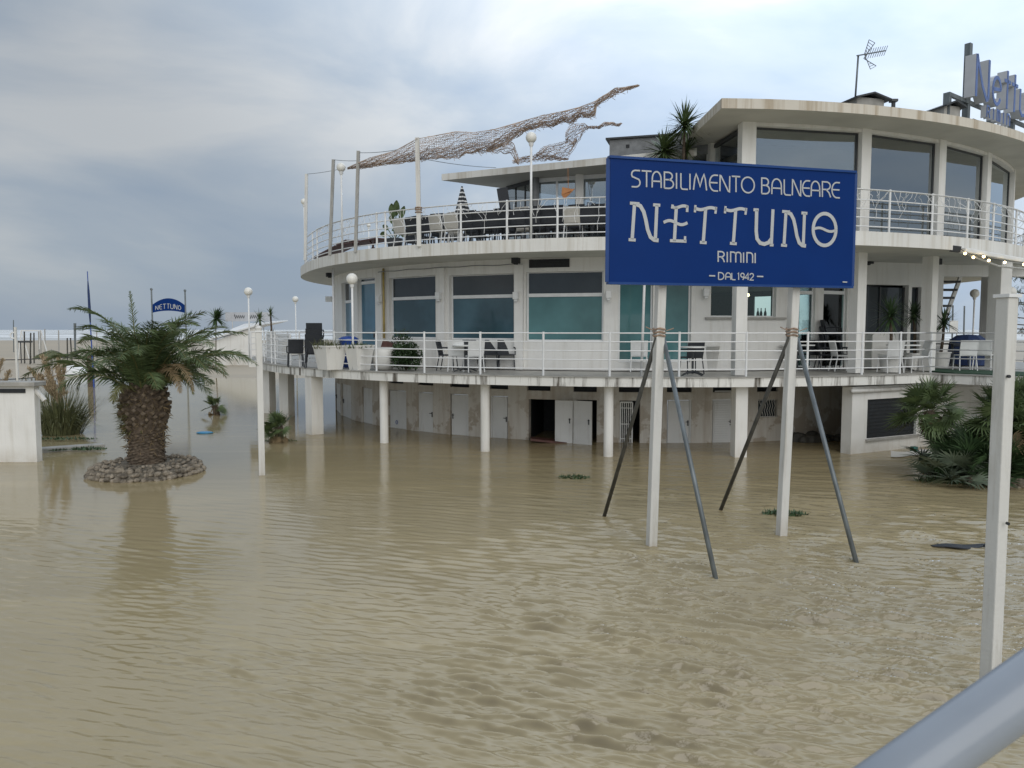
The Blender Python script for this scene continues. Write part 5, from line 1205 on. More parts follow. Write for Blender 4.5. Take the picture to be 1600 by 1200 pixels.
# ------------------------------------------------------------------ furniture
def chair(name, label, seat, frame, group, arms=False, cat='chair'):
    t = thing(name, (0, 0, 0), label, cat, group)
    o = MB(); o.box((0, 0, .445), (.46, .46, .035)); soft_bevel(o.build('seat', M[seat], t), .012)
    o = MB(); rows = []
    for z, y, hw in ((.46, .215, .22), (.60, .235, .225), (.75, .265, .225), (.88, .30, .215)): rows.append([(x*hw, y+.02*(1-x*x), z) for x in (-1, -.5, 0, .5, 1)])
    o.grid(rows); x = o.build('backrest', M[seat], t); sm = x.modifiers.new('thick', 'SOLIDIFY'); sm.thickness = .03; sm.offset = 0
    for sx_ in (-1, 1):
        o = MB(); o.tube([(sx_*.215, -.205, .43), (sx_*.235, -.235, 0)], .016, 8); o.build('leg', M[frame], t)
        o = MB(); o.tube([(sx_*.225, .305, .88), (sx_*.225, .235, .58), (sx_*.215, .205, .43), (sx_*.235, .285, 0)], .016, 8); o.build('leg', M[frame], t)
        if arms: o = MB(); o.tube([(sx_*.235, .25, .66), (sx_*.25, -.1, .66), (sx_*.25, -.19, .64), (sx_*.245, -.215, .44)], .018, 8); o.build('armrest', M[frame], t)
    return t
def place(src, first, x, y, z, rz, label, group):
    o = src if first else copy_tree(src); o.location = (x, y, z); o.rotation_euler.z = rz; o['label'] = label; o['group'] = group; return o
CG2, CG1 = 'chairs crowded on the roof terrace', 'chairs on the first floor terrace'
dch = chair('dark_chair', 'x', 'rattan', 'rattan', CG2, True); bch = chair('beige_chair', 'x', 'beige', 'whiteplastic', CG2); wch = chair('white_chair', 'x', 'whiteplastic', 'whiteplastic', CG1)
used = set()
def put(kind, x, y, z, rz, label, group):
    src = {'d': dch, 'b': bch, 'w': wch}[kind]; o = place(src, kind not in used, x, y, z, rz, label, group); used.add(kind); return o
bpy.context.view_layer.update()
TOP = lambda px, R, py=350: (pol(R, th(px, R, py)), th(px, R, py))
rowA = [('b', 633, 'beige chair at the left end of the roof terrace row, backrest to the railing'), ('d', 652, None), ('d', 668, None), ('b', 689, 'beige chair right of the tall white net pole'), ('b', 712, 'beige chair just left of the striped parasol'), ('d', 733, None), ('d', 752, None), ('d', 771, None), ('d', 790, None), ('d', 812, None), ('d', 836, None), ('d', 860, None), ('b', 896, 'beige chair alone among dark ones nearest the blue sign'), ('d', 920, None), ('d', 941, None), ('d', 962, None)]
nm = iter(['dark chair between the tall white net pole and the first beige chair', 'dark chair behind the tall white net pole', 'dark chair right under the striped parasol', 'dark chair one place right of the striped parasol', 'dark chair left of the tilted black loudspeaker', 'dark chair below the tilted black loudspeaker', 'dark chair left of the lamp pole under the net', 'dark chair right of the lamp pole under the net', 'dark chair left of the lone beige chair near the sign', 'dark chair touching the right of the lone beige chair', 'dark chair half a step left of the blue sign edge', 'dark chair hidden by the left edge of the blue sign'])
for k, px, lab in rowA:
    q, t = TOP(px, R2-.72); put(k, q.x, q.y, D2t, t+math.pi+rnd.uniform(-.12, .12), lab or next(nm), CG2)
nm2 = ['left', 'second', 'third', 'fourth', 'fifth', 'sixth', 'seventh', 'eighth', 'ninth', 'tenth', 'last']
for i, px in enumerate((662, 690, 718, 742, 766, 790, 822, 846, 872, 905, 935)):      # second row: stacks of two
    q, t = TOP(px, R2-1.75, 340); k = 'b' if i in (2, 6) else 'd'
    for j in range(2 if i not in (4,) else 1): put(k, q.x, q.y+.03*j, D2t+.22*j, t+math.pi+.2*math.sin(i*2), '%s chair, %s %s stack from the left in the second roof terrace row' % ('beige' if k == 'b' else 'dark', 'upper of the' if j else 'lower of the', nm2[i]), CG2)
for i, px in enumerate((650, 700, 750, 800, 850, 900, 945)):
    q, t = TOP(px, R2-2.6, 340); put('d', q.x, q.y, D2t+.0, t+(0 if i % 2 else math.pi), 'dark chair, %s from the left in the back row of the roof terrace' % (nm2[i] if i else 'first'), CG2)
# tables between the roof chairs
def table(p, zb, label, group, top='whiteplastic', leg='darkgrey', r_=.36, h=.74, square=False):
    t = thing('cafe_table', (p[0], p[1], zb), label, 'table', group); o = MB()
    if square: o.box((p[0], p[1], zb+h), (r_*2, r_*2, .035), .3)
    else: o.lathe([(0, h-.02), (r_-.01, h-.02), (r_, h-.01), (r_, h+.012), (r_-.01, h+.018), (0, h+.018)], (p[0], p[1], zb), 28)
    o.build('tabletop', M[top], t)
    o = MB(); o.tube([(p[0], p[1], zb+.05), (p[0], p[1], zb+h-.02)], .03, 10); o.build('stem', M[leg], t)
    o = MB()
    for k in range(4): a = .5+k*math.pi/2; o.tube([(p[0], p[1], zb+.10), (p[0]+.2*math.cos(a), p[1]+.2*math.sin(a), zb+.075), (p[0]+.36*math.cos(a), p[1]+.36*math.sin(a), zb+.015)], [.03, .024, .018], 6)
    o.build('star_base', M[leg], t); return t
TG = 'cafe tables on the first floor terrace'
q = lambda px, py: onH(px, py, D1t)
table(q(727, 581), D1t, 'round white cafe table among the dark chairs under the third window', TG)
table(q(956, 576), D1t, 'cafe table left of the lone white chair by the glazed doors', TG)
table(q(1082, 587), D1t, 'cafe table whose black star base shows under the dark armchair', TG, r_=.34)
table(q(1245, 579), D1t, 'square white table in front of the glass bar front', TG, square=True, r_=.34)
table(q(1410, 579), D1t, 'square white table beside the pale planter box at the right', TG, square=True, r_=.32)
table(onH(1487, 574, D1t), D1t, 'dark table on the green carpet below the staircase', TG, top='rattan', square=True, r_=.4)
for k, px, py, rz, lab in (('d', 700, 578.5, R_(80), 'dark chair left of the round white table, seen from its side'), ('d', 738, 576.5, R_(15), 'dark chair behind the round white table'), ('d', 767, 577, R_(-8), 'dark chair second from the right under the third window'), ('d', 791, 577.5, R_(5), 'dark chair at the right end under the third window'),
                           ('w', 716, 580, R_(170), 'white chair pushed against the round white table'), ('w', 740, 581, R_(200), 'white low chair at the right of the round white table'), ('w', 998, 580.5, R_(172), 'white slatted chair alone beside the thin white pole'), ('d', 1080, 584, R_(192), 'dark armchair with its back to the railing left of the big white pot'),
                           ('d', 1290, 578, R_(80), 'dark chair in the stack before the glass front, left'), ('d', 1308, 577, R_(80), 'dark chair in the stack before the glass front, centre'), ('d', 1322, 578, R_(85), 'dark chair in the stack before the glass front, right'), ('w', 1315, 580, R_(88), 'white framed chair at the foot of the terrace column'),
                           ('w', 1390, 582, R_(185), 'white chair turned to the railing before the pale planter'), ('w', 1432, 582, R_(-95), 'white chair facing the square table at the right'), ('d', 1262, 577, R_(200), 'dark chair left of the stack before the glass front'),
                           ('w', 1507, 579, R_(170), 'white chair on the green carpet left of the navy cover'), ('w', 1536, 578, R_(140), 'white chair on the green carpet close to the near post'), ('d', 1500, 572, R_(60), 'dark chair on the green carpet beside the dark table'), ('d', 1540, 571, R_(20), 'dark chair behind the white chairs on the green carpet'), ('d', 462, 573, R_(200), 'dark chair beside the lattice screen')):
    p = q(px, py); put(k, p.x, p.y, D1t, rz, lab, CG1)
for j in range(3): p = q(1304, 577.5); put('d', p.x-.1+.02*j, p.y+.1, D1t+.2*(j+1), R_(82), 'dark chair %s in the tall stack before the glass front' % ('lowest', 'in the middle', 'topmost')[j], CG1)
for j in range(4): p = q(490, 575); put('d', p.x+.02*j, p.y, D1t+.17*j, R_(190), 'dark chair, %s of the stack left of the white planters' % ('lowest', 'second', 'third', 'topmost')[j], CG1)
# navy covered furniture heap
o = MB(); p = onH(1525, 571, D1t); o.lathe([(.62, 0), (.6, .5), (.55, .85), (.35, 1.0), (0, 1.03)], (p.x, p.y+.5, D1t), 9); tag(o.build('furniture_cover', M['navy']), 'navy cloth thrown over a heap of furniture on the green carpet', 'cover')
# planters of the terrace
PG = 'white planters on the first floor terrace'
def planter(px, py, rb, rt, h, label, plant=None, seed=0, tilt=None, sides=24):
    p = q(px, py); t = thing('planter', (p.x, p.y, D1t), label, 'planter', PG); o = MB(); prof = [(0, 0), (rb, 0), (rb+.01, .02), (rt, h-.05), (rt+.02, h-.05), (rt+.02, h), (rt-.03, h), (rt-.05, h-.08), (0, h-.08)]
    o.lathe(prof, (p.x, p.y, D1t), sides); o.build('pot', M['pot'], t, sides > 10); r = random.Random(seed)
    if plant:
        lv = MB()
        for i in range(plant[1]):
            a = r.uniform(0, 6.283); w_ = r.random()*rt*.9; blade(lv, Vector((p.x+w_*math.cos(a), p.y+w_*math.sin(a), D1t+h-.1)), Vector((r.gauss(0, .5), r.gauss(0, .5), 1)), plant[2]*r.uniform(.4, 1.1), plant[3], r.uniform(.1, .5), 2)
        lv.build('plant', M[plant[0]], t)
    return p
planter(516, 577.5, .36, .50, .72, 'wide square tapered planter with dry trailing weeds', ('reed', 160, .5, .025), 1, sides=4)
planter(562, 578, .30, .44, .74, 'tapered planter with short green leaves below the blue door', ('leaf', 160, .28, .04), 2, sides=4)
p = planter(1108, 578.5, .27, .32, .74, 'large round white pot with a bare broken stem', None, 3)
o = MB(); o.tube([(p.x-.1, p.y, D1t+.6), onY(1118, 520, p.y), onY(1121, 505, p.y), onY(1124, 492, p.y)], [.025, .022, .03, .012], 7); tag(o.build('dead_stem', M['trunk']), 'bare broken stem leaning out of the large round white pot', 'plant')
o = MB(); o.tube([onY(1147, 519, 22.5), onY(1143, 512, 22.5), onY(1139, 507, 22.5)], [.05, .04, .01], 6)
tag(o.build('dry_branch', M['trunk']), 'dry curled branch end sticking out beside the square column', 'plant')
o = MB(); p = q(600, 577); o.lathe([(0, 0), (.25, 0), (.34, .15), (.38, .4), (.33, .62), (.27, .66), (.24, .6), (0, .6)], (p.x, p.y, D1t), 22); x = tag(o.build('urn', M['pot'], None, True), 'rounded white urn half hidden by the dark bush', 'planter')
p = q(1375, 576); o = MB(); o.box((p.x, p.y, D1t+.55), (.86, .5, 1.1), .1); tag(soft_bevel(o.build('planter_box', M['pot']), .03), 'tall pale planter box in front of the sliding door', 'planter')
def bush(px, py, rx, ry, rz_, n, label, seed, zb=D1t):
    r = random.Random(seed); p = onH(px, py, zb); t = thing('round_bush', (p.x, p.y, zb), label, 'plant'); lv = MB(); br = MB()
    for i in range(14): a = r.uniform(0, 6.283); br.tube([(p.x, p.y, zb), (p.x+rx*.6*math.cos(a), p.y+ry*.6*math.sin(a), zb+rz_*r.uniform(.7, 1.6))], [.02, .006], 4, False)
    for i in range(n):
        while True:
            v = Vector((r.uniform(-1, 1), r.uniform(-1, 1), r.uniform(-1, 1)))
            if v.length < 1 and v.length > .35: break
        lump = 1+.18*math.sin(5*v.x+2)*math.sin(4*v.z+1); c = Vector((p.x+v.x*rx*lump, p.y+v.y*ry*lump, zb+rz_+v.z*rz_*lump)); blade(lv, c, Vector((r.gauss(0, 1), r.gauss(0, 1), r.gauss(.4, .8))), r.uniform(.06, .12), .045, .1)
    br.build('branches', M['trunk'], t); lv.build('foliage', M['bush'], t)
bush(635, 578, .48, .4, .40, 2600, 'dense dark green bush right of the rounded white urn', 81)
bush(628, 574, .36, .3, .62, 900, 'taller thin leafed shrub behind the dense dark bush', 82)
p = q(540, 575); t = thing('blue_bin', (p.x, p.y+.5, D1t), 'blue plastic bin standing between the two tapered planters', 'bin'); o = MB(); o.lathe([(0, 0), (.24, 0), (.29, .82), (.30, .84), (0, .84)], (p.x, p.y+.5, D1t), 18); o.build('bin_body', M['bluebin'], t, True); o = MB(); o.lathe([(.31, .84), (.32, .90), (.2, .97), (0, .99)], (p.x, p.y+.5, D1t), 18); o.build('lid', M['bluebin'], t, True)
o = MB(); p = q(603, 572); o.box((p.x, p.y+.3, D1t+.55), (.4, .3, .5), .2, Matrix.Rotation(.3, 3, 'Y')); tag(o.build('wooden_crate', M['redwood']), 'red brown wooden crate leaning behind the white urn', 'crate')
o = MB(); p = q(580, 577); o.bar((p.x-.25, p.y, D1t+.06), (p.x+.2, p.y+.1, D1t+.3), .12, .04); tag(o.build('loose_plank', M['redwood']), 'short red brown plank lying between the planter and the urn', 'plank')
# white lattice screen
la, lb = th(415, R1-.3, 545), th(454, R1-.3, 545); t = thing('lattice_screen', pol(R1-.3, (la+lb)/2, D1t), 'white diamond lattice screen behind the left end of the railing', 'screen')
A0, B0 = pol(R1-.3, la), pol(R1-.3, lb); nrm_ = (B0-A0).cross(Vector((0, 0, 1))).normalized(); L0 = (B0-A0).length; u0 = (B0-A0).normalized(); o = MB(); hS = 1.02
for z in (.02, hS): o.bar(A0+Vector((0, 0, D1t+z)), B0+Vector((0, 0, D1t+z)), .04, .05)
for s in (0, .5, 1): q0 = A0.lerp(B0, s); o.bar(q0+Vector((0, 0, D1t)), q0+Vector((0, 0, D1t+hS)), .05, .04)
o.build('frame', M['railwhite'], t); o = MB()
for sg in (-1, 1):
    k = -hS
    while k < L0+hS:
        pts = []
        for z in (0, hS):
            pts.append((k+(z if sg > 0 else hS-z), z))
        (s0, z0), (s1, z1) = pts; 
        lo, hi = 0.0, 1.0; d_ = s1-s0
        for lim, sg2 in ((0, 1), (L0, -1)):
            f0_, f1_ = (s0-lim)*sg2, (s1-lim)*sg2
            if f0_ < 0 and f1_ < 0: lo = 2
            elif f0_ < 0: lo = max(lo, f0_/(f0_-f1_))
            elif f1_ < 0: hi = min(hi, f0_/(f0_-f1_))
        if lo < hi: o.bar(A0+u0*(s0+d_*lo)+Vector((0, 0, D1t+.02+z0+(z1-z0)*lo))+nrm_*.01*sg, A0+u0*(s0+d_*hi)+Vector((0, 0, D1t+.02+z0+(z1-z0)*hi))+nrm_*.01*sg, .008, .03)
        k += .16
o.build('slats', M['railwhite'], t)
# ---- more on the roof terrace
p, tt = TOP(617, R2-1.1, 370); t = thing('banana_plant', (p.x, p.y, D2t), 'big leaved banana plant in a pot left of the tall white net pole', 'plant'); r = random.Random(91)
o = MB(); o.lathe([(0, 0), (.2, 0), (.26, .4), (0, .38)], (p.x, p.y, D2t), 16); o.build('pot', M['darkgrey'], t, True); st_ = MB(); lv = MB()
for (tx, ty), lw_ in (((612, 318), .26), ((620, 313), .24), ((632, 322), .2), ((611, 336), .2), ((598, 352), .18), ((628, 350), .2), ((594, 366), .18), ((634, 366), .2), ((616, 356), .2)):
    e_ = onY(tx, ty, p.y+r.uniform(-.3, .2)); b0 = Vector((p.x, p.y, D2t+.35)); m_ = b0.lerp(e_, .55)+Vector((0, 0, .08)); st_.tube([b0, m_], .015, 5); d = (e_-m_); s = d.cross(Vector((.3, 1, .2))).normalized(); L_, C_, Q_ = [], [], []
    for i in range(7): u = i/6; c = m_+d*u; ww = lw_*.5*math.sin(math.pi*(.08+.9*u))**.7; L_.append(c-s*ww+Vector((0, -.02, 0))); C_.append(c); Q_.append(c+s*ww+Vector((0, -.03, 0)))
    lv.grid([L_, C_, Q_])
st_.build('stems', M['leaf'], t); lv.build('leaves', M['leaf'], t)
p, tt = TOP(722, R2-1.6, 340); t = thing('folded_parasol', (p.x, p.y, D2t), 'closed parasol with dark and white stripes among the roof terrace chairs', 'parasol'); zt_ = onY(721, 291, p.y).z
o = MB(); o.tube([(p.x, p.y, D2t), (p.x, p.y, zt_-.1)], .025, 8); o.build('pole', M['whiteplastic'], t); o = MB(); zl = onY(722, 332, p.y).z
k = 18
for i in range(k):
    o.mi = 0 if i % 3 == 1 else 1; z0, z1 = zl+(zt_-zl)*i/k, zl+(zt_-zl)*(i+1)/k; rr_ = lambda z: .02+.19*(zt_-z)/(zt_-zl)
    rows = [[(p.x+rr_(z)*(1+.18*math.cos(5*a))*math.cos(a), p.y+rr_(z)*(1+.18*math.cos(5*a))*math.sin(a), z) for a in np.linspace(0, 6.283, 20, endpoint=False)] for z in (z0, z1)]; o.grid(rows, True)
x = o.build('canopy', [M['white'], M['rattan']], t)
p = onY(787, 311, 23.2); o = MB(); o.box(p, (.32, .3, .62), 0, Matrix.Rotation(-.16, 3, 'Y')); o.tube([(p.x+.05, p.y, D2t), (p.x+.05, p.y, p.z-.3)], .03, 8); tag(soft_bevel(o.build('loudspeaker', M['rattan']), .01), 'tilted black loudspeaker on a stand beside the terrace room', 'speaker')
p = onY(888, 299, 22.6); o = MB(); o.q(p+Vector((-.18, 0, .12)), p+Vector((.18, .02, .06)), p+Vector((.05, .05, -.02)), p+Vector((-.12, .03, -.22)), p+Vector((-.2, .0, -.1))); o.tube([p+Vector((-.1, 0, -.2)), p+Vector((.18, 0, .08))], .015, 5); o.tube([p+Vector((0, .03, .1)), (p.x, p.y+.2, HL)], .008, 4)
x = tag(o.build('hanging_cloth', M['orange']), 'orange cloth hanging under the lower roof right of the lamp pole', 'cloth'); x.modifiers.new('thick', 'SOLIDIFY').thickness = .015
for i, (x0, x1) in enumerate(((500, 556), (548, 602))):
    a_, b_ = onR2(x0, 388, .9), onR2(x1, 380, .9); t = thing('folded_table', (a_.x, a_.y, D2t), ['collapsed red brown folding table lying at the left of the roof terrace', 'red brown folding table with crossed legs left of the banana plant'][i], 'table', 'red brown folding tables')
    o = MB(); o.bar((a_.x, a_.y, D2t+.42), (b_.x, b_.y, D2t+(.52 if i == 0 else .40)), .7, .035); o.build('tabletop', M['redwood'], t); o = MB()
    for s in (.2, .7):
        c = a_.lerp(b_, s); d = (b_-a_).normalized()*.22
        o = MB()
        for sg in (1, -1): o.bar((c.x-d.x*sg, c.y-d.y*sg-.25, D2t+.0), (c.x+d.x*sg, c.y+d.y*sg-.25, D2t+.42), .035, .035)
        o.build('crossed_legs', M['redwood'], t)
# ------------------------------------------------------------------ things in and by the water
p = onH(320, 677, 0); o = MB(); o.ball((p.x, p.y, .02), .27, 18, (1, .62, .16)); tag(o.build('float_board', mat('sky_blue_plastic', (.03, .24, .45), .35, .2, 9), None, True), 'small bright blue board floating right of the date palm', 'board')
p = onH(1508, 857, 0); o = MB(); r = random.Random(5); rows = []
for i in range(9): u = i/8; rows.append([(p.x-.45+.9*u, p.y+.1-.05*math.sin(5*u)+.12*math.cos(a)*math.sin(math.pi*(.1+.8*u)), .012+.025*math.sin(a)*math.sin(math.pi*(.1+.8*u))+.02*math.sin(7*u)) for a in np.linspace(0, 6.283, 9, endpoint=False)])
o.grid(rows, True); o.tube([(p.x+.3, p.y+.02, .03), (p.x+.62, p.y+.1, .06), (p.x+.78, p.y+.22, .12)], [.02, .015, .01], 6); tag(o.build('floating_bag', M['rattan'], None, True), 'dark sodden scrap floating behind the near square post', 'debris')
p = onH(850, 690, 0); o = MB(); o.box((p.x+.15, p.y-.05, .04), (1.1, .5, .06), .1, Matrix.Rotation(.1, 3, 'Y')); tag(o.build('floating_plank', M['redwood']), 'brown door panel floating at the foot of the open doorway', 'plank')
p = onH(820, 686, 0); o = MB(); o.box((p.x, p.y, .1), (.14, .12, .35), .2); tag(soft_bevel(o.build('dark_canister', M['rattan']), .02), 'small black canister against the wall left of the open doorway', 'canister')
r = random.Random(8); o = MB()
for i in range(26): p = onH(r.uniform(1245, 1322), r.uniform(688, 694), 0); o.ball((p.x, p.y+.3, .06), r.uniform(.12, .24), 8, (1.3, .8, .6+r.random()*.5))
tag(o.build('driftwood_heap', M['galvdark']), 'dark heap of driftwood and weed under the terrace left of the white block', 'debris')
r = random.Random(9); o = MB(); rows = []
for i in range(12): u = i/11; rows.append([onH(1392+u*70, 704+8*v+2*math.sin(6*u+v)+1.5*u*v, .012+.012*math.sin(3*v*3.1)) for v in (0, .5, 1)])
o.grid(rows); tag(o.build('plastic_sheet', M['pot']), 'pale plastic sheet awash below the store room window', 'sheet')
p = onH(1428, 705, 0); o = MB(); o.box((p.x, p.y, .06), (.14, .14, .14), .3); tag(soft_bevel(o.build('green_box', mat('green_plastic', (.04, .17, .14), .4, .2, 9)), .01), 'tiny green box floating under the store room window', 'box')
# white masonry block at the left edge
p = onH(58, 722, 0); zc = onY(58, 600, p.y).z; t = thing('masonry_block', (p.x-2.6, p.y+1, 0), 'white masonry block with a flat cap at the left edge of the photo', 'wall')
o = MB(); o.box((p.x-2.6, p.y+.11, zc/2-.25), (5.2, .22, zc+.5-.1)); o.build('wall_body', M['plaster'], t); o = MB(); o.box((p.x-2.6, p.y+.11, zc+.0), (5.40, .50, .12)); soft_bevel(o.build('cap', M['concrete'], t), .02)
a_, b_ = onY(-60, 614, p.y), onY(40, 614, p.y); o = MB(); o.box(((a_.x+b_.x)/2, p.y+.0, zc-.17), (b_.x-a_.x, .06, .10)); o.build('dark_slot', M['grate'], t)  # dark slot strip a little below the cap
o = MB(); e_ = onY(66, 618, p.y+.3); o.tube([(p.x-.05, p.y+.1, zc-.12), (p.x+.20, p.y+.1, zc-.42)], .06, 8); o.build('drain_spout', M['oldwhite'], t)
# low kerb with weeds by it
p0, p1 = onH(40, 700, .15), onH(162, 690, .15); o = MB(); o.bar((p0.x, p0.y, -.04), (p1.x, p1.y, -.07), .35, .34); tag(soft_bevel(o.build('low_kerb', M['concrete']), .03), 'low concrete kerb just above the water beside the masonry block', 'kerb')
for px, py, rx, h, lab, sd_ in ((100, 689, 1.0, .15, 'weeds growing along the far side of the low kerb', 46), (138, 705, .5, .16, 'dark weed clump in front of the low kerb end', 47), (80, 706, .45, .1, 'thin weeds at the foot of the masonry block', 48)): p = onH(px, py, 0); tuft('weeds', p, rx, .2, h, 260, 'bush', lab, 'plant', sd_, zb=.05)
# rope barrier
t = thing('rope_barrier', onY(28, 600, 44), 'two sagging dark ropes between a white post and a brown stub behind the pampas grass', 'barrier'); P = [onY(-60, 563, 44), onY(28, 562, 44), onY(141, 557, 44.5), onY(260, 552, 46)]; o = MB(); o.tube(P, .03, 6); P2 = [onY(-60, 597, 44), onY(28, 592, 44), onY(141, 583, 44.5), onY(260, 578, 46)]; o.tube(P2, .03, 6); o.build('rope', M['rope'], t)
p = onY(28, 600, 44); o = MB(); o.box((p.x, 44, onY(28, 511, 44).z/2-.2), (.11, .11, onY(28, 511, 44).z+.4)); o.build('post', M['oldwhite'], t); p = onY(141, 560, 44.5); o = MB(); o.box((p.x, 44.5, onY(141, 553, 44.5).z/2-.2), (.28, .28, onY(141, 553, 44.5).z+.4)); o.build('stub_post', M['trunk'], t)
# flag pole with furled flag
p = onY(141, 590, 44); t = thing('flag_pole', (p.x, 44, 0), 'leaning flag pole with a tightly furled dark blue flag over the date palm', 'flag pole'); b0 = Vector((p.x+.2, 44, -.3)); b1 = onY(136.5, 424, 44); o = MB(); o.tube([b0, b1], [.045, .025], 8); o.build('pole', M['bluebin'], t); o = MB(); o.tube([b1.lerp(b0, .08), b1.lerp(b0, .16), b1.lerp(b0, .30), b1.lerp(b0, .42)], [.03, .06, .075, .035], 8); o.build('furled_flag', M['navy'], t, True)
# arched blue sign of the beach
Ya = 50; t = thing('arch_sign', onY(263, 520, Ya), 'small distant arched blue sign between two poles behind the date palm', 'sign'); o = MB(); pl_ = [onY(236.5, 452, Ya), onY(289, 454, Ya)]
for q0 in pl_: o.tube([(q0.x, Ya, -.3), q0], .05, 8); o.ball(q0, .09, 8)
o.build('sign_poles', M['galv'], t); rows = []; n = 14; ArcT = []; 
for i in range(n+1):
    u = i/n; x = 237+52*u; k = 1-(2*u-1)**2; rows.append([onY(x, 477-11*k, Ya-.02), onY(x, 489-3.5*k, Ya-.02), onY(x, 489-3.5*k, Ya+.06), onY(x, 477-11*k, Ya+.06)])
o = MB(); o.grid(rows, True); o.q(*reversed(rows[0])); o.q(*rows[-1]); so = o.build('arched_panel', M['blue'], t); o = MB()
for i, ch in enumerate('NETTUNO'):
    gl = {'U': [[(0, 1), (0, .2), (.3, 0), (.7, 0), (1, .2), (1, 1)]]}.get(ch) or GL[ch]
    for s_ in gl:
        pts = []
        for u, v in s_: x = 243+i*5.9+u*4.3; k = 1-(2*(x-237)/52-1)**2; pts.append(onY(x, (489-3.5*k)-3.2-v*(4.6+3*k), Ya-.024))
        o.ribbon(pts, .035, Vector((0, -1, 0)), .01)
o.build('lettering', M['letter'], so)
# beach hut and its board
o = MB(); Yh = 70; hut = thing('beach_hut', onY(370, 560, Yh), 'low pale beach hut with a sloping white roof left of the terrace', 'hut'); A1, A2 = onY(318, 537, Yh), onY(405, 508, Yh); g1_, g2_ = Vector((A1.x, Yh, -.3)), Vector((A2.x+.2, Yh, -.3))
o.prism([(g1_.x, Yh), (g2_.x, Yh), (g2_.x, Yh+6), (g1_.x, Yh+6)], -.3, A1.z-.05); o.q((A1.x, Yh, A1.z-.05), (A2.x+.2, Yh, A1.z-.05), (A2.x+.2, Yh, A2.z-.06), (A2.x, Yh, A2.z-.06)); o.build('wall', M['plaster'], hut)
o = MB(); o.q((A1.x-.3, Yh-.4, A1.z), (A2.x+.1, Yh-.4, A2.z), (A2.x+.3, Yh+8, A2.z+.45), (A1.x+1.0, Yh+8, A1.z+1.75)); x = o.build('roof', M['white'], hut); x.modifiers.new('thick', 'SOLIDIFY').thickness = -.12
t = thing('name_board', onY(385, 510, 78), 'pale grey board with faint cursive lettering above the beach hut', 'sign'); a_, b_ = onY(352, 488, 78), onY(422, 502, 78); o = MB(); o.box(((a_.x+b_.x)/2, 78, (a_.z+b_.z)/2), (b_.x-a_.x, .08, a_.z-b_.z)); bo_ = o.build('board', mat('faded_board', (.47, .48, .50), .6, .12, 4), t); o = MB()
for s in (.15, .85): o = MB(); o.tube([(a_.x+(b_.x-a_.x)*s, 78.06, 0), (a_.x+(b_.x-a_.x)*s, 78.06, a_.z)], .04, 6); o.build('board_post', M['oldwhite'], t)
o = MB()
for s0 in (366, 389): o.ribbon([onY(s0+k*.62, 495-3.2*math.sin(k*1.25)*(1.35 if k < 4 else .75), 77.95) for k in range(27)], .05, Vector((0, -1, 0)), .008)
o.build('faint_script', M['darkgrey'], bo_)
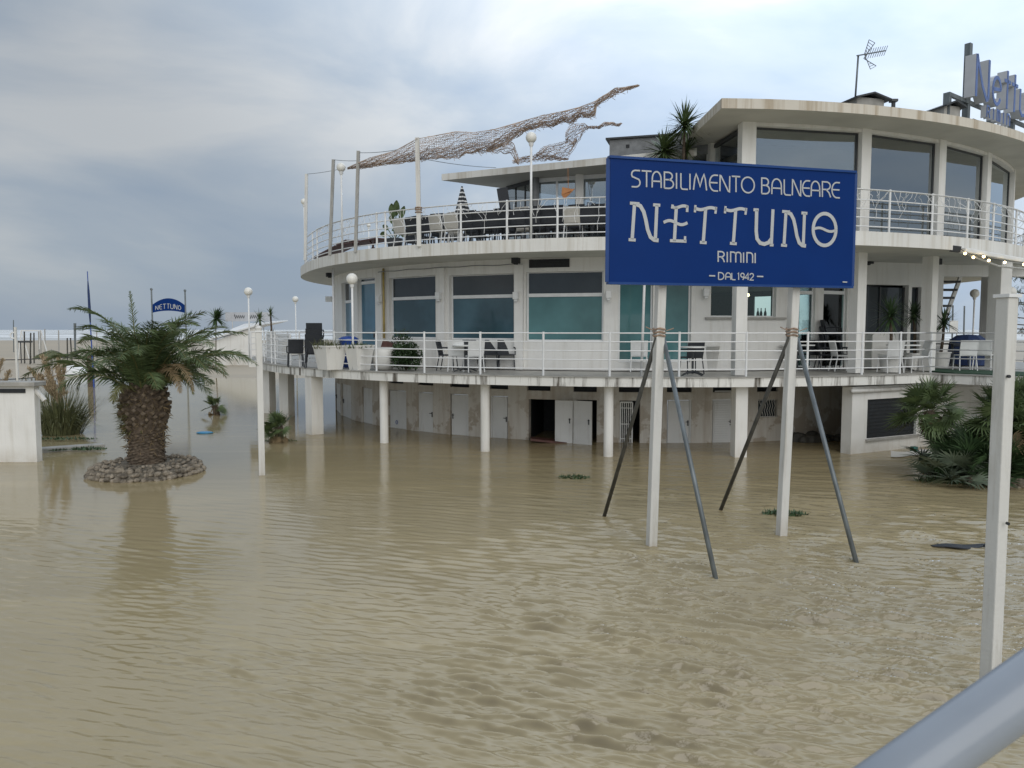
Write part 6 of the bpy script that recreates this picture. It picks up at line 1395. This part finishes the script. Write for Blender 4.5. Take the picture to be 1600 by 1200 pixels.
# posts and frames out on the beach
BG = 'thin posts on the beach'
for i, (px, y0, y1, Y, mt_, lab) in enumerate(((21, 500, 541, 110, 'galv', None), (38, 518, 560, 74, 'galvdark', 'dark post left of the horizontal beach bar'), (48, 520, 563, 72, 'galvdark', 'leaning dark beach post, second in the row'), (53, 520, 562, 74, 'galvdark', 'dark beach post touching the leaning one'), (60.5, 518, 552, 84, 'wood', 'grey beach post under the left end of the white frame'), (63.5, 516, 552, 84, 'wood', 'grey beach post beside the one under the white frame'), (70, 514, 548, 90, 'wood', 'thin grey beach post right of the white frame'), (91.5, 516, 552, 80, 'wood', 'grey post rising from the left frond tips'), (105, 528, 558, 74, 'galvdark', 'dark post just below the left frond tips'), (110, 528, 560, 73, 'galvdark', 'leaning dark post right below the left frond tips'), (117, 505, 550, 85, 'galv', 'tall beach post with a thick top'), (177, 503, 532, 95, 'galvdark', 'dark post left of the upright frond'), (190, 507, 532, 95, 'wood', 'pale post close to the upright frond'), (151, 516, 545, 90, 'wood', 'pale post between the flag pole and upright frond'), (1489, 477, 522, 62, 'galv', 'left one of two thin posts seen under the slab'), (1507, 478, 522, 62, 'galv', 'right one of two thin posts seen under the slab'))):
    a_, b_ = onY(px, y0, Y), onY(px+(-1.5 if i == 2 else 2.5 if i == 9 else 0), y1, Y); o = MB(); o.tube([a_, (b_.x, Y, -.2)], .07 if i != 10 else [.16, .07], 6)
    if i == 0:
        t = thing('lifebuoy_post', (b_.x, Y, 0), 'thin post carrying a round lifebuoy at the far left of the beach', 'post'); o.build('post', M[mt_], t); c = onY(21, 524, Y-.1); o = MB(); o.tube([c+Vector((.42*math.cos(a), 0, .42*math.sin(a))) for a in np.linspace(0, 6.283, 21)], .11, 8); o.build('lifebuoy', M['whiteplastic'], t, True)
    else: tag(o.build('beach_post', M[mt_]), lab, 'post', BG)
a_, b_ = onY(33, 516.5, 84), onY(64, 516.5, 84); t = thing('swing_frame', (a_.x, 84, 0), 'thin white swing frame standing on the far beach', 'frame'); o = MB()
for q0 in (a_, b_): o.tube([q0, (q0.x-.5, 84, -.2)], .06, 6); o.tube([q0, (q0.x+.5, 84.5, -.2)], .06, 6)
o.build('uprights', M['whiteplastic'], t); o = MB(); o.tube([a_, b_], .07, 6); o.build('crossbar', M['whiteplastic'], t)
a_, b_ = onY(30, 534, 74), onY(49, 534, 74); o = MB(); o.bar(a_, b_, .4, .16); 
for q0 in (a_.lerp(b_, .1), b_.lerp(a_, .1)): o.tube([q0, (q0.x, 74, -.2)], .05, 6)
tag(o.build('beach_bench', M['darkgrey']), 'dark low bench between the beach posts', 'bench')
p = onY(113, 570, 56); o = MB(); o.ball((p.x, p.y, .0), 1.0, 18, (1.25, .8, .75)); tag(o.build('upturned_boat', M['white'], None, True), 'white upturned boat hull lying beyond the rope barrier', 'boat')
p = onY(81, 562, 50); t = thing('thatched_parasol', (p.x, 50, 0), 'dark ragged thatched parasol behind the pampas plumes', 'parasol'); o = MB(); r = random.Random(3); zt_ = onY(81, 546, 50).z; o.tube([(p.x, 50, -.2), (p.x, 50, zt_)], .05, 6); o.build('pole', M['wood'], t); o = MB()
for i in range(420): a = r.uniform(0, 6.283); u = r.uniform(.1, 1); blade(o, Vector((p.x+.9*u*math.cos(a), 50+.9*u*math.sin(a), zt_-.4*u)), Vector((math.cos(a), math.sin(a), -.7+r.gauss(0, .2))), .4, .08, .1)
o.build('thatch', M['reed'], t)
a_, b_ = onY(1484, 501, 40), onY(1496, 520, 40); o = MB(); o.box(((a_.x+b_.x)/2, 40, (a_.z+b_.z)/2), (b_.x-a_.x, .06, a_.z-b_.z)); o.tube([(b_.x, 40.05, 0), (b_.x, 40.05, a_.z)], .04, 6); tag(o.build('notice_board', M['white']), 'white notice board on a post seen beyond the dark terrace table', 'sign')
